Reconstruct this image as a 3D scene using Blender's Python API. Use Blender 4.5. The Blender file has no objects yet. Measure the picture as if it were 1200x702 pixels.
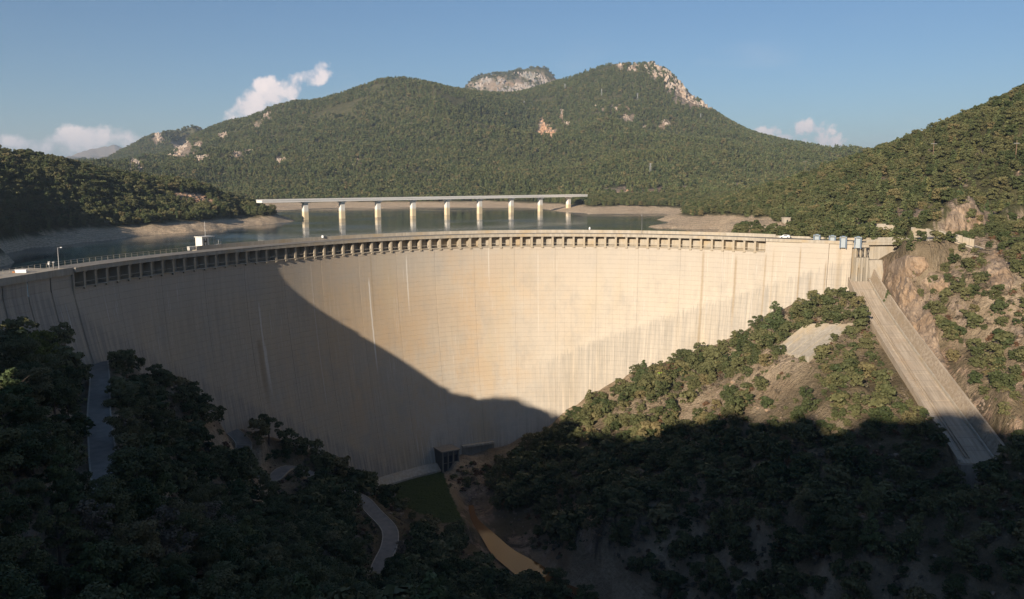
import bpy, bmesh, math, random
import numpy as np
from mathutils import Vector, Matrix
random.seed(7); RNG = np.random.default_rng(7)
SC = bpy.context.scene
COL = SC.collection

# ------------------------------------------------------------------ camera
FPX = 1000.0; CAMH = 24.0; PITCH = math.atan((351 - 212) / FPX)
cam_d = bpy.data.cameras.new('camera'); cam = bpy.data.objects.new('camera', cam_d); COL.objects.link(cam)
cam_d.sensor_width = 36.0; cam_d.lens = FPX / 1200 * 36.0
cam_d.clip_start = 0.5; cam_d.clip_end = 60000
cam.location = (0, 0, CAMH); cam.rotation_euler = (math.pi / 2 - PITCH, 0, 0)
SC.camera = cam

# ------------------------------------------------------------------ sun and sky
SUN_AZ = math.radians(207.0); SUN_EL = math.radians(17.0)      # azimuth clockwise from +Y
SDIR = np.array([math.sin(SUN_AZ) * math.cos(SUN_EL), math.cos(SUN_AZ) * math.cos(SUN_EL), math.sin(SUN_EL)])
sun_d = bpy.data.lights.new('sun', 'SUN'); sun_d.energy = 5.0; sun_d.angle = math.radians(0.5)
sun_d.color = (1.0, 0.865, 0.71)
sun = bpy.data.objects.new('sun', sun_d); COL.objects.link(sun)
sun.rotation_euler = Vector(SDIR).to_track_quat('Z', 'Y').to_euler()
SC.view_settings.view_transform = 'Standard'; SC.view_settings.look = 'None'
SC.view_settings.exposure = 0.66; SC.view_settings.gamma = 1.0
SC.cycles.max_bounces = 6; SC.cycles.diffuse_bounces = 3; SC.cycles.glossy_bounces = 3
SC.cycles.transmission_bounces = 2; SC.cycles.volume_bounces = 1; SC.cycles.transparent_max_bounces = 6
SC.cycles.use_denoising = True

world = bpy.data.worlds.new('World'); SC.world = world; world.use_nodes = True
def build_world():
    nt = world.node_tree; N = nt.nodes; L = nt.links; N.clear()
    def nd(t, **k):
        n = N.new(t)
        for a, b in k.items(): setattr(n, a, b)
        return n
    def mth(op, a, b=None, clamp=False):
        n = nd('ShaderNodeMath', operation=op, use_clamp=clamp)
        for i, v in enumerate((a, b)):
            if v is None: continue
            if isinstance(v, (int, float)): n.inputs[i].default_value = v
            else: L.new(v, n.inputs[i])
        return n.outputs[0]
    out = nd('ShaderNodeOutputWorld')
    sky = nd('ShaderNodeTexSky', sky_type='NISHITA'); sky.sun_disc = False
    sky.sun_elevation = SUN_EL; sky.sun_rotation = SUN_AZ
    sky.altitude = 600; sky.air_density = 1.0; sky.dust_density = 0.1; sky.ozone_density = 4.5
    bg = nd('ShaderNodeBackground'); bg.inputs[1].default_value = SKY_STRENGTH
    L.new(sky.outputs[0], bg.inputs[0])
    tc = nd('ShaderNodeTexCoord'); sep = nd('ShaderNodeSeparateXYZ'); L.new(tc.outputs['Generated'], sep.inputs[0])
    az = mth('MULTIPLY', mth('ARCTAN2', sep.outputs[0], sep.outputs[1]), 57.29578)
    el = mth('MULTIPLY', mth('ARCSINE', sep.outputs[2]), 57.29578)
    noi = nd('ShaderNodeTexNoise'); noi.inputs['Scale'].default_value = 34; noi.inputs['Detail'].default_value = 8; noi.inputs['Roughness'].default_value = 0.6
    L.new(tc.outputs['Generated'], noi.inputs['Vector'])
    nv = mth('SUBTRACT', noi.outputs[0], 0.5)
    total = None
    for (a0, e0, wa, we, tilt, soft) in CLOUDS:
        da = mth('SUBTRACT', az, a0); de = mth('SUBTRACT', el, e0)
        c, s = math.cos(math.radians(tilt)), math.sin(math.radians(tilt))
        u = mth('ADD', mth('MULTIPLY', da, c / wa), mth('MULTIPLY', de, s / wa))
        v = mth('ADD', mth('MULTIPLY', da, -s / we), mth('MULTIPLY', de, c / we))
        d = mth('SUBTRACT', 1.0, mth('ADD', mth('MULTIPLY', u, u), mth('MULTIPLY', v, v)))
        m = mth('MULTIPLY', mth('ADD', d, mth('MULTIPLY', nv, 6.5)), soft, True)
        total = m if total is None else mth('MAXIMUM', total, m)
    # fair-weather scraps low down all round the sky
    n2 = nd('ShaderNodeTexNoise'); n2.inputs['Scale'].default_value = 5; n2.inputs['Detail'].default_value = 7
    mp = nd('ShaderNodeMapping'); mp.inputs['Scale'].default_value = (1, 1, 3); L.new(tc.outputs['Generated'], mp.inputs[0]); L.new(mp.outputs[0], n2.inputs['Vector'])
    veil = mth('MULTIPLY', mth('SUBTRACT', n2.outputs[0], 0.56), 1.2, True)
    band = mth('SUBTRACT', 1.0, mth('MULTIPLY', mth('ABSOLUTE', mth('SUBTRACT', el, 5.0)), 0.2), True)
    veil = mth('MULTIPLY', veil, band)
    total = mth('MAXIMUM', total, veil)
    total = mth('MULTIPLY', total, 0.95)
    cb = nd('ShaderNodeBackground'); cb.inputs[1].default_value = 1.0
    cr = nd('ShaderNodeMix', data_type='RGBA'); L.new(mth('ADD', mth('MULTIPLY', nv, 2.2), 0.6, True), cr.inputs[0])
    cr.inputs[6].default_value = (0.42, 0.42, 0.47, 1); cr.inputs[7].default_value = (0.80, 0.68, 0.64, 1)
    L.new(cr.outputs[2], cb.inputs[0])
    mx = nd('ShaderNodeMixShader'); L.new(total, mx.inputs[0]); L.new(bg.outputs[0], mx.inputs[1]); L.new(cb.outputs[0], mx.inputs[2])
    L.new(mx.outputs[0], out.inputs['Surface'])
def pxdir(px, py):
    u = (px - 600) / FPX; v = (351 - py) / FPX
    return np.array([u, math.cos(PITCH) + v * math.sin(PITCH), -math.sin(PITCH) + v * math.cos(PITCH)])
def azel(px, py):
    d = pxdir(px, py); return math.degrees(math.atan2(d[0], d[1])), math.degrees(math.asin(d[2] / np.linalg.norm(d)))
SKY_STRENGTH = 0.056
CLOUDS = []
for (x, y, w, h, tilt, soft) in [(290, 124, 26, 13, 35, 1.0), (316, 108, 15, 18, 55, 1.2), (347, 104, 24, 12, 30, 1.2), (376, 91, 20, 8, 28, 1.1), (335, 108, 62, 11, 31, .8),
                                 (40, 168, 56, 12, 3, .9), (88, 164, 46, 13, 8, 1.0), (145, 161, 36, 11, 4, .7), (908, 159, 26, 13, 0, 2), (943, 156, 27, 15, 0, 2), (925, 163, 46, 17, 0, 2.2)]:
    a, e = azel(x, y); CLOUDS.append((a, e, w * 0.057, h * 0.057, tilt, soft))
build_world()

# ------------------------------------------------------------------ helpers
def atz(px, py, z):
    d = pxdir(px, py); t = (z - CAMH) / d[2]; return np.array([d[0] * t, d[1] * t, z])
def atr(px, py, r):
    d = pxdir(px, py); t = r / math.hypot(d[0], d[1]); return np.array([d[0] * t, d[1] * t, CAMH + d[2] * t])
def smooth(a, b, x):
    t = np.clip((x - a) / (b - a), 0, 1); return t * t * (3 - 2 * t)
def _hash(ix, iy, s):
    h = (ix.astype(np.int64) * 374761393 + iy.astype(np.int64) * 668265263 + s * 974634777) & 0x7fffffff
    h = ((h ^ (h >> 13)) * 1274126177) & 0x7fffffff
    return ((h ^ (h >> 16)) & 0xffff) / 65535.0
def vnoise(x, y, s=0):
    x = np.asarray(x, float); y = np.asarray(y, float)
    ix = np.floor(x).astype(np.int64); iy = np.floor(y).astype(np.int64); fx = x - ix; fy = y - iy
    fx = fx * fx * (3 - 2 * fx); fy = fy * fy * (3 - 2 * fy)
    a = _hash(ix, iy, s); b = _hash(ix + 1, iy, s); c = _hash(ix, iy + 1, s); d = _hash(ix + 1, iy + 1, s)
    return (a * (1 - fx) + b * fx) * (1 - fy) + (c * (1 - fx) + d * fx) * fy
def fbm(x, y, o=4, s=0, ridged=False):
    t = 0; a = 1.0; n = 0
    for i in range(o):
        v = vnoise(x * 2 ** i + 17.3 * i, y * 2 ** i - 9.1 * i, s + i) * 2 - 1
        if ridged: v = 1 - 2 * np.abs(v)
        t = t + a * v; n += a; a *= 0.5
    return t / n
def tag(o, label=None, cat=None, group=None, kind=None):
    if label: o['label'] = label
    if cat: o['category'] = cat
    if group: o['group'] = group
    if kind: o['kind'] = kind
    return o
def link(name, me, mat=None, parent=None, loc=None):
    if mat is not None and len(me.materials) == 0: me.materials.append(mat)
    o = bpy.data.objects.new(name, me); COL.objects.link(o)
    if parent is not None: o.parent = parent
    if loc is not None: o.location = loc
    return o
def empty(name, loc=(0, 0, 0), rz=0.0):
    o = bpy.data.objects.new(name, None); COL.objects.link(o); o.location = loc; o.rotation_euler = (0, 0, rz)
    o.empty_display_size = 0.5
    return o
def mesh(name, verts, faces, uv=None, smooth_=False):
    me = bpy.data.meshes.new(name)
    me.from_pydata([tuple(map(float, v)) for v in verts], [], [tuple(int(i) for i in f) for f in faces])
    if uv is not None:
        l = me.uv_layers.new(name='UVMap'); vi = np.empty(len(me.loops), np.int32); me.loops.foreach_get('vertex_index', vi)
        l.data.foreach_set('uv', np.asarray(uv, np.float32)[vi].ravel())
    if smooth_: me.polygons.foreach_set('use_smooth', np.ones(len(me.polygons), bool))
    me.update()
    return me
class MB:
    """collects boxes, tubes and prisms; build() links them as one object"""
    def __init__(s): s.v = []; s.f = []
    def add(s, v, f):
        n = len(s.v); s.v += [tuple(map(float, p)) for p in v]; s.f += [tuple(i + n for i in q) for q in f]; return s
    def hexa(s, p): # 8 points: bottom 4 ccw, top 4 ccw
        return s.add(p, [(3, 2, 1, 0), (4, 5, 6, 7), (0, 1, 5, 4), (1, 2, 6, 5), (2, 3, 7, 6), (3, 0, 4, 7)])
    def box(s, x0, x1, y0, y1, z0, z1):
        return s.hexa([(x0, y0, z0), (x1, y0, z0), (x1, y1, z0), (x0, y1, z0), (x0, y0, z1), (x1, y0, z1), (x1, y1, z1), (x0, y1, z1)])
    def obox(s, c, ax, hx, hy, z0, z1): # oriented box, ax = unit dir in xy
        a = np.array(ax); b = np.array([-a[1], a[0]]); c = np.array(c[:2])
        P = [c - a * hx - b * hy, c + a * hx - b * hy, c + a * hx + b * hy, c - a * hx + b * hy]
        return s.hexa([(*p, z0) for p in P] + [(*p, z1) for p in P])
    def tube(s, pts, r, n=6, cap=True):
        pts = [Vector(p) for p in pts]; rs = r if isinstance(r, (list, tuple)) else [r] * len(pts)
        V = []; Fc = []
        for i, p in enumerate(pts):
            d = (pts[min(i + 1, len(pts) - 1)] - pts[max(i - 1, 0)]).normalized()
            up = Vector((0, 0, 1)) if abs(d.z) < .9 else Vector((1, 0, 0))
            a = d.cross(up).normalized(); b = d.cross(a)
            for k in range(n):
                t = 2 * math.pi * k / n; V.append(p + (a * math.cos(t) + b * math.sin(t)) * rs[i])
        for i in range(len(pts) - 1):
            for k in range(n):
                Fc.append((i * n + k, i * n + (k + 1) % n, (i + 1) * n + (k + 1) % n, (i + 1) * n + k))
        if cap: Fc.append(tuple(range(n - 1, -1, -1))); Fc.append(tuple(range((len(pts) - 1) * n, len(pts) * n)))
        return s.add([tuple(v) for v in V], Fc)
    def build(s, name, mat, parent=None, loc=None, sm=False):
        me = mesh(name, s.v, s.f, smooth_=sm); return link(name, me, mat, parent, loc)

# ------------------------------------------------------------------ materials
def mat(name, build):
    m = bpy.data.materials.new(name); m.use_nodes = True; nt = m.node_tree; N = nt.nodes; N.clear()
    out = N.new('ShaderNodeOutputMaterial'); b = N.new('ShaderNodeBsdfPrincipled'); nt.links.new(b.outputs[0], out.inputs[0])
    b.inputs['Roughness'].default_value = 0.85; b.inputs['Specular IOR Level'].default_value = 0.25
    build(G(nt, b)); return m
class G:
    def __init__(s, nt, b): s.nt = nt; s.b = b
    def n(s, t, **k):
        n = s.nt.nodes.new(t)
        for a, v in k.items(): setattr(n, a, v)
        return n
    def put(s, sock, v):
        if hasattr(v, 'is_output') or isinstance(v, bpy.types.NodeSocket): s.nt.links.new(v, sock)
        elif isinstance(v, (tuple, list)) and sock.type == 'RGBA': sock.default_value = (*v[:3], 1)
        else: sock.default_value = v
    def m(s, op, a, b=None, c=None, clamp=False):
        n = s.n('ShaderNodeMath', operation=op, use_clamp=clamp)
        for i, v in enumerate((a, b, c)):
            if v is not None: s.put(n.inputs[i], v)
        return n.outputs[0]
    def coord(s, kind='Object', scale=(1, 1, 1), loc=(0, 0, 0)):
        if kind == 'UV': o = s.n('ShaderNodeUVMap').outputs[0]
        else: o = s.n('ShaderNodeTexCoord').outputs[kind]
        mp = s.n('ShaderNodeMapping'); mp.inputs['Scale'].default_value = scale; mp.inputs['Location'].default_value = loc
        s.nt.links.new(o, mp.inputs[0]); return mp.outputs[0]
    def noise(s, vec, scale, detail=4, rough=0.55, dist=0.0):
        n = s.n('ShaderNodeTexNoise'); s.nt.links.new(vec, n.inputs['Vector']); n.inputs['Scale'].default_value = scale
        n.inputs['Detail'].default_value = detail; n.inputs['Roughness'].default_value = rough; n.inputs['Distortion'].default_value = dist
        return n.outputs[0]
    def ramp(s, f, a, b): # linear remap to 0..1
        return s.m('DIVIDE', s.m('SUBTRACT', f, a), (b - a), clamp=True)
    def mix(s, f, a, b, mode='MIX'):
        n = s.n('ShaderNodeMix', data_type='RGBA', blend_type=mode); s.put(n.inputs[0], f); s.put(n.inputs[6], a); s.put(n.inputs[7], b); return n.outputs[2]
    def attr(s, name):
        return s.n('ShaderNodeAttribute', attribute_name=name).outputs['Fac']
    def col(s, c): s.put(s.b.inputs['Base Color'], c)
    def rough(s, v): s.put(s.b.inputs['Roughness'], v)
    def bump(s, h, dist, strength=1.0):
        n = s.n('ShaderNodeBump'); s.put(n.inputs['Height'], h); n.inputs['Distance'].default_value = dist; n.inputs['Strength'].default_value = strength
        s.nt.links.new(n.outputs[0], s.b.inputs['Normal'])

# ------------------------------------------------------------------ crest curve of the dam (z = 0 is the underside of its deck)
_cp = [(88, 319), (123, 311.9), (180, 304.7), (240, 299.3), (300, 293.7), (360, 287.9), (420, 283.6), (480, 279.9), (540, 278.2),
       (600, 277.2), (660, 276.8), (720, 277.2), (780, 278.2), (840, 279.9), (900, 282.5)]
_c = np.array([atz(x, y, 0)[:2] for x, y in _cp])
_s = np.r_[0, np.cumsum(np.hypot(*np.diff(_c, axis=0).T))]; _u = _s / _s[-1]
_px = np.polyfit(_u, _c[:, 0], 5); _py = np.polyfit(_u, _c[:, 1], 5)
_uu = np.linspace(0, 1, 600); _cx = np.polyval(_px, _uu); _cy = np.polyval(_py, _uu)
_ss = np.r_[0, np.cumsum(np.hypot(np.diff(_cx), np.diff(_cy)))]
LEN = float(_ss[-1])
def crest(s):
    """point on the downstream deck edge and the unit normal pointing downstream"""
    s = np.asarray(s, float); sc = np.clip(s, 0, LEN)
    x = np.interp(sc, _ss, _cx); y = np.interp(sc, _ss, _cy)
    e = 2.0; x0 = np.interp(np.clip(sc - e, 0, LEN), _ss, _cx); x1 = np.interp(np.clip(sc + e, 0, LEN), _ss, _cx)
    y0 = np.interp(np.clip(sc - e, 0, LEN), _ss, _cy); y1 = np.interp(np.clip(sc + e, 0, LEN), _ss, _cy)
    tx, ty = x1 - x0, y1 - y0; l = np.hypot(tx, ty); tx, ty = tx / l, ty / l
    ex = s - sc
    x = x + tx * ex; y = y + ty * ex
    return x, y, ty, -tx
def batter(d, s):
    d = np.maximum(d, 0)
    return 17.0 * (np.clip(d, 0, 110) / 100) ** 1.6 + 0.16 * d * (1 - smooth(-5, 40, s))
def dampt(s, off, z):
    x, y, nx, ny = crest(s); return np.stack([x + nx * off, y + ny * off, np.broadcast_to(z, np.shape(x))], -1)
# right straight wing of the crest, from the end of the arch to the gates and beyond
RA = dampt(LEN, 0, 0.)[:2]; RB = atz(1000, 286, 0)[:2]; RC = atz(1080, 285, 0)[:2]

def rbf_fit(X, v, lam=1e-4):
    d = np.sqrt(((X[:, None] - X[None]) ** 2).sum(-1) + 1e-6); n = len(X)
    A = np.zeros((n + 1, n + 1)); A[:n, :n] = -d - lam * np.eye(n) * -1; A[:n, n] = 1; A[n, :n] = 1
    return X, np.linalg.solve(A, np.r_[v, 0])
def rbf_eval(fit, Q):
    X, w = fit; out = np.empty(len(Q)); x2 = (X ** 2).sum(1)
    for i in range(0, len(Q), 40000):
        q = Q[i:i + 40000]
        d = np.sqrt(np.maximum((q ** 2).sum(1)[:, None] + x2[None] - 2 * q @ X.T, 0) + 1e-6)
        out[i:i + 40000] = -d @ w[:-1] + w[-1]
    return out

# ---- downstream gorge: control points in world space
D = []
def dz(px, py, z): D.append(tuple(atz(px, py, z)))
def dr(px, py, r): D.append(tuple(atr(px, py, r)))
def dw(x, y, z): D.append((x, y, z))
# contact of the dam with the rock (s fraction along crest, z), both sides of the face
CONTACT = [(-60, -11), (-35, -14), (-12, -18), (5, -24), (22, -34), (40, -46), (58, -57), (76, -68), (92, -78), (106, -88), (120, -95), (150, -96), (165, -94.5),
           (183, -93), (200, -90), (210, -87), (220, -81), (235, -72), (250, -64), (265, -54.5), (280, -47), (295, -41), (LEN, -34)]
for s, z in CONTACT:
    for o in (-14, 2, 9):
        p = dampt(float(s), float(batter(-z, s)) + o, z - (2.0 if o == 9 else 0)); dw(*p)
for px, py, z in [(450, 562, -95.5), (480, 552, -95.5), (518, 553, -95.5), (530, 580, -95.5), (543, 612, -95.5), (500, 602, -95.5), (462, 582, -95.5), (500, 580, -95.5),
                  (560, 610, -98.5), (590, 640, -99.5), (640, 675, -99.5), (690, 702, -99.5), (548, 575, -97),
                  (520, 640, -95), (570, 675, -95), (600, 700, -95),
                  (430, 590, -87), (450, 605, -88), (466, 625, -88.5), (458, 655, -88.5), (430, 640, -80),
                  (320, 552, -71), (345, 556, -72), (300, 560, -68), (275, 506, -60), (262, 512, -58), (385, 575, -78), (250, 500, -57),
                  (118, 440, -25), (118, 500, -25), (125, 560, -24), (131, 595, -23), (90, 500, -20), (100, 445, -21), (150, 450, -30), (160, 520, -36), (200, 500, -45),
                  (60, 448, -21), (20, 428, -15), (300, 650, -52), (150, 650, -41), (230, 590, -52), (380, 660, -70), (0, 600, -17), (0, 500, -13), (60, 560, -17),
                  (700, 600, -76), (700, 675, -86), (620, 600, -95), (650, 560, -90), (600, 545, -95), (650, 532, -87), (720, 515, -77), (800, 600, -74), (800, 505, -68), (900, 505, -56), (900, 600, -64),
                  (860, 440, -53), (940, 440, -41), (1000, 450, -37), (985, 410, -33), (1000, 600, -53), (1000, 690, -68), (900, 690, -80), (1060, 480, -43), (800, 690, -92),
                  (930, 400, -33), (1100, 600, -52), (1190, 650, -52)]:
    dz(px, py, z)
# left bank near the camera and the hill behind it
for x, y, z in [(0, 0, 17), (0, 12, 13), (0, 60, -16), (0, 100, -44), (0, 150, -72), (0, 200, -91), (-25, 45, -8), (-50, 85, -24), (30, 60, -28), (60, 100, -70), (60, 150, -99.5), (95, 90, -99.5),
                (140, 40, -99), (25, 220, -99.5), (100, 40, -85), (60, 20, -30), (60, -60, 10), (150, -60, -60), (300, 0, -60), (250, 80, -40), (170, 100, -62), (300, -200, -40),
                (-128, 178, -6), (-150, 176, 0), (-200, 185, 2), (-130, 140, -5), (-160, 100, 20), (-300, 180, 15), (-600, 100, 60), (-100, 100, -6), (-100, 40, 12), (-60, 0, 28),
                (600, 300, 120), (500, 100, 60), (-500, -300, 120), (0, -600, 160), (500, -500, 120), (-900, 0, 130)]:
    dw(x, y, z)
# right bank beyond the chute
for px, py, r in [(1030, 335, 338), (1045, 300, 350), (1085, 283, 356), (1060, 340, 330), (1080, 380, 312), (1105, 420, 292), (1130, 460, 272), (1150, 492, 255), (1175, 530, 240),
                  (1130, 340, 322), (1180, 340, 318), (1200, 400, 300), (1150, 400, 305), (1200, 470, 275), (1180, 470, 270), (1140, 292, 352), (1200, 290, 352), (1200, 540, 235)]:
    dr(px, py, r)
for x, y, z in [(230, 380, 6), (300, 400, 18), (260, 300, 0), (260, 200, -20), (350, 300, 40)]: dw(x, y, z)
# chute bed
CH_T = np.array([128.5, 318.0, -18.5]); CH_B = np.array([121.0, 222.0, -51.5])
CH_W = (7.3, 9.6)
for t in (0.03, .25, .5, .75, 1.0):
    p = CH_T + (CH_B - CH_T) * t; w = CH_W[0] + (CH_W[1] - CH_W[0]) * t
    dw(p[0] - 1.5, p[1], p[2] - 0.6); dw(p[0] + w * .5, p[1], p[2] - 1.5); dw(p[0] + w + 7, p[1], p[2] + 3.4); dw(p[0] - 7, p[1], p[2] - 1.0)
dw(122, 214, -61); dw(132, 212, -61); dw(112, 210, -63)
RIDGE = []  # crest of the shading hill, filled in below (x, y, z)
_S2 = np.array([math.sin(SUN_AZ), math.cos(SUN_AZ)]); _W2 = np.array([-_S2[1], _S2[0]])
RIDGE_A = 150.0
RIDGE_Z = [(-330, 66), (-260, 64), (-215, 50), (-200, 50), (-192, 50), (-188, 50), (-182, 51), (-178, 54), (-174, 61), (-169, 68), (-163, 67), (-159, 65.7), (-157, 60.5), (-153, 61), (-149.5, 65.5), (-147, 61), (-135, 56), (-122, 53.6), (-112, 57.5), (-103, 57.7), (-92, 58), (-88, 62.8), (-83, 66.3), (-78, 65.4), (-69, 67.5), (-64, 71), (-60, 72.2), (-54, 69.5), (-50, 69.4), (-40, 69.3), (-36, 73), (-31, 72.7), (-27, 68), (-22, 69), (-16, 73.8), (-11, 75), (-3, 75), (2, 80), (6, 81), (10, 81), (13, 75.5), (18, 74.4), (22, 75.4), (50, 75), (90, 75)]
for w, z in RIDGE_Z:
    q = _S2 * RIDGE_A + _W2 * w; RIDGE.append((q[0], q[1], z)); dw(q[0], q[1], z)
    q2 = _S2 * (RIDGE_A + 90) + _W2 * w; dw(q2[0], q2[1], z - 12)

# ---- reservoir side and mountains: control points in polar space (direction, log distance) of tan(elevation)
WATER = -12.0
U = []
def ur(px, py, r): U.append(tuple(atr(px, py, r)))
def uw(x, y, z): U.append((x, y, z))
for px, py in [(0, 300), (30, 290), (60, 283), (90, 281), (130, 279), (180, 275), (220, 273), (250, 270), (290, 265), (330, 261), (345, 258.5), (335, 255.5), (305, 253),
               (310, 247), (345, 246), (450, 244), (560, 244), (620, 244), (655, 248), (690, 251), (740, 250), (780, 249.5), (788, 252), (770, 257.5), (752, 264.5), (775, 268), (815, 268.5), (846, 268.5), (852, 272)]:
    p = atz(px, py, WATER); uw(*p)
for px, py in [(100, 300), (200, 290), (400, 268), (400, 252), (600, 262), (600, 252), (700, 262), (500, 257), (500, 248), (720, 256), (800, 272), (300, 275), (60, 300), (340, 250), (300, 249.5), (740, 260)]:
    p = atz(px, py, WATER); uw(p[0], p[1], -38)
for s in np.linspace(-20, 265, 16):
    p = dampt(s, -14.0, -38); uw(*p)
for px, py, r in [(0, 291, 440), (60, 277, 548), (90, 272, 578), (130, 270, 598), (180, 265.5, 640), (220, 263, 668), (315, 247, 800), (300, 249, 780), (280, 256, 790), (305, 252, 850), (325, 254, 830),
                  (345, 239, 1240), (450, 236.5, 1260), (560, 236, 1260), (640, 237, 1230), (700, 239, 1060), (780, 240, 1050), (810, 247, 930), (850, 253, 705), (900, 258, 570), (915, 262, 520), (880, 263, 530),
                  (880, 270, 440), (930, 268, 420), (850, 262, 600),
                  # left hill
                  (0, 188, 720), (60, 194, 740), (130, 206, 770), (165, 214, 790), (200, 219, 800), (230, 222.5, 815), (260, 230, 850), (300, 241, 870), (-100, 176, 700), (-250, 170, 650),
                  (0, 235, 580), (60, 235, 630), (130, 242, 680), (200, 240, 750), (0, 260, 530),
                  (0, 215, 1000), (130, 228, 1050), (200, 238, 1050), (260, 241, 1050),
                  (0, 205, 1700), (60, 208, 1700), (100, 208, 2100), (-200, 200, 1700), (0, 208, 2600), (-400, 190, 1500),
                  # mountain A
                  (180, 232, 1300), (250, 236, 1300), (130, 200, 2600), (160, 198, 2900), (190, 192, 2850), (208, 180, 2900), (225, 157, 2900), (245, 153, 2850), (270, 142, 2700), (300, 138, 2650), (317, 128, 2600), (340, 123, 2550), (367, 123, 2500), (390, 116, 2480), (420, 105, 2450), (450, 96, 2400), (467, 94, 2400), (483, 95, 2400),
                  (500, 99, 2400), (520, 105, 2350), (547, 111, 2350), (570, 118, 2350), (600, 129, 2350), (620, 140, 2350), (636, 158, 2250),
                  (641, 178, 1900), (636, 205, 1600), (300, 190, 1900), (400, 175, 1900), (500, 170, 1850), (590, 180, 1800), (230, 195, 2100), (400, 205, 1600), (500, 205, 1550),
                  (225, 190, 3500), (317, 175, 3300), (467, 150, 3300), (560, 150, 3200), (620, 150, 3200),
                  # mountain B
                  (603, 126, 3100), (625, 113, 3050), (650, 100, 3000), (687, 86, 2950), (723, 75, 2900), (747, 77, 2870), (767, 73, 2850), (783, 82, 2830), (800, 99, 2800), (813, 113, 2780), (837, 131, 2750), (850, 142, 2720), (873, 154, 2700), (900, 162, 2650), (928, 170, 2600), (958, 173, 2550), (982, 177, 2500), (1019, 187, 2450), (1060, 197, 2400), (1150, 205, 2300), (1300, 205, 2300),
                  (700, 150, 2100), (660, 170, 2000), (760, 150, 2200), (780, 190, 1700), (720, 200, 1500), (850, 190, 1900), (820, 218, 1400), (900, 200, 1900), (960, 200, 1900), (700, 218, 1300), (1040, 210, 1800), (880, 222, 1300), (960, 215, 1300),
                  (650, 150, 3800), (723, 140, 3700), (800, 150, 3600), (900, 195, 3500), (1019, 204, 3500),
                  # rocky peak behind
                  (543, 109, 4500), (553, 98, 4500), (562, 93, 4500), (580, 90, 4500), (596, 87, 4500), (610, 83, 4500), (633, 82, 4500), (644, 87, 4500), (652, 96, 4500), (690, 140, 4500), (510, 150, 4500),
                  (600, 190, 6500), (467, 200, 5500), (750, 200, 5500),
                  # small peaks left
                  (110, 198, 3600), (127, 193, 3600), (145, 181, 3550), (163, 167, 3500), (178, 160, 3450), (190, 154, 3450), (200, 159, 3450), (210, 168, 3450), (219, 156, 3600), (228, 150, 3600), (236, 158, 3600), (60, 205, 3600), (0, 206, 3600), (190, 200, 5000),
                  # blue far peaks
                  (60, 196, 12000), (94, 182, 12000), (105, 181, 12000), (119, 176, 12000), (128, 172, 12000), (136, 169, 12000), (143, 172, 12000), (150, 178, 12000), (170, 190, 12000), (0, 200, 12000), (230, 200, 12000), (130, 204, 17000),
                  # right hill
                  (820, 245, 830), (880, 229, 770), (940, 212, 720), (1000, 195, 670), (1031, 189, 640), (1057, 170, 630), (1088, 155, 620), (1122, 148, 610), (1157, 136, 600), (1180, 124, 590), (1200, 111, 585), (1300, 60, 580), (1500, 0, 570),
                  (900, 228, 1100), (1000, 215, 1050), (1100, 208, 1000), (1200, 200, 950), (1400, 190, 950), (860, 243, 780),
                  (900, 243, 620), (960, 258, 480), (1000, 268, 412), (1050, 270, 385), (1090, 266, 372), (1200, 264, 385), (1000, 238, 530), (1100, 222, 490), (1200, 205, 470), (1200, 240, 420), (1300, 200, 450),
                  (1140, 274, 362), (1140, 236, 374), (1115, 262, 367), (1172, 262, 367), (1140, 226, 395), (1110, 236, 420), (1180, 238, 410)]:
    ur(px, py, r)
for p in [(RC[0], RC[1] + 10, 1), (RC[0] + 40, RC[1] + 25, 2), (230, 385, 6), (RB[0], RB[1] + 14, 0.4), (RA[0] + 10, RA[1] + 16, -6), (RB[0] + 8, RB[1] + 40, 2), (RA[0] + 5, RA[1] + 50, -6),
          (-133, 192, -1), (-150, 210, -4), (-160, 250, -9), (-200, 200, 4), (-230, 280, 0), (-185, 270, -14), (-150, 235, -13), (-142, 222, -13), (-300, 260, 20), (-320, 400, 30), (-260, 360, -6), (-600, 300, 90), (-700, 100, 110), (-900, -100, 150),
          (400, 450, 60), (600, 500, 160), (700, 300, 150), (700, 0, 150), (500, -600, 160), (0, -800, 200), (-600, -600, 180)]: uw(*p)
for a in range(-165, 181, 30):
    if abs(a) > 35:
        t = math.radians(a)
        for r, z in ((1500, 220), (4000, 380), (12000, 500), (20000, 420)): uw(r * math.sin(t), r * math.cos(t), z)
for a in (-32, -22, -10, 0, 10, 22, 32):
    t = math.radians(a); uw(20000 * math.sin(t), 20000 * math.cos(t), 60)

D = np.array(D); U = np.array(U)
def _dedupe(P, e):
    keep = []
    for i, p in enumerate(P):
        if all(np.hypot(*(P[j][:2] - p[:2])) > e for j in keep): keep.append(i)
    return P[keep]
D = _dedupe(D, 1.0); U = _dedupe(U, 1.5)
D_fit = rbf_fit(D[:, :2] / 100, D[:, 2], 2e-3)
def u_space(x, y):
    r = np.hypot(x, y) + 1e-6; return np.stack([2 * x / r, 2 * y / r, np.log(r)], -1)
U_fit = rbf_fit(u_space(U[:, 0], U[:, 1]), (U[:, 2] - CAMH) / np.hypot(U[:, 0], U[:, 1]), 2e-3)

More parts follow.
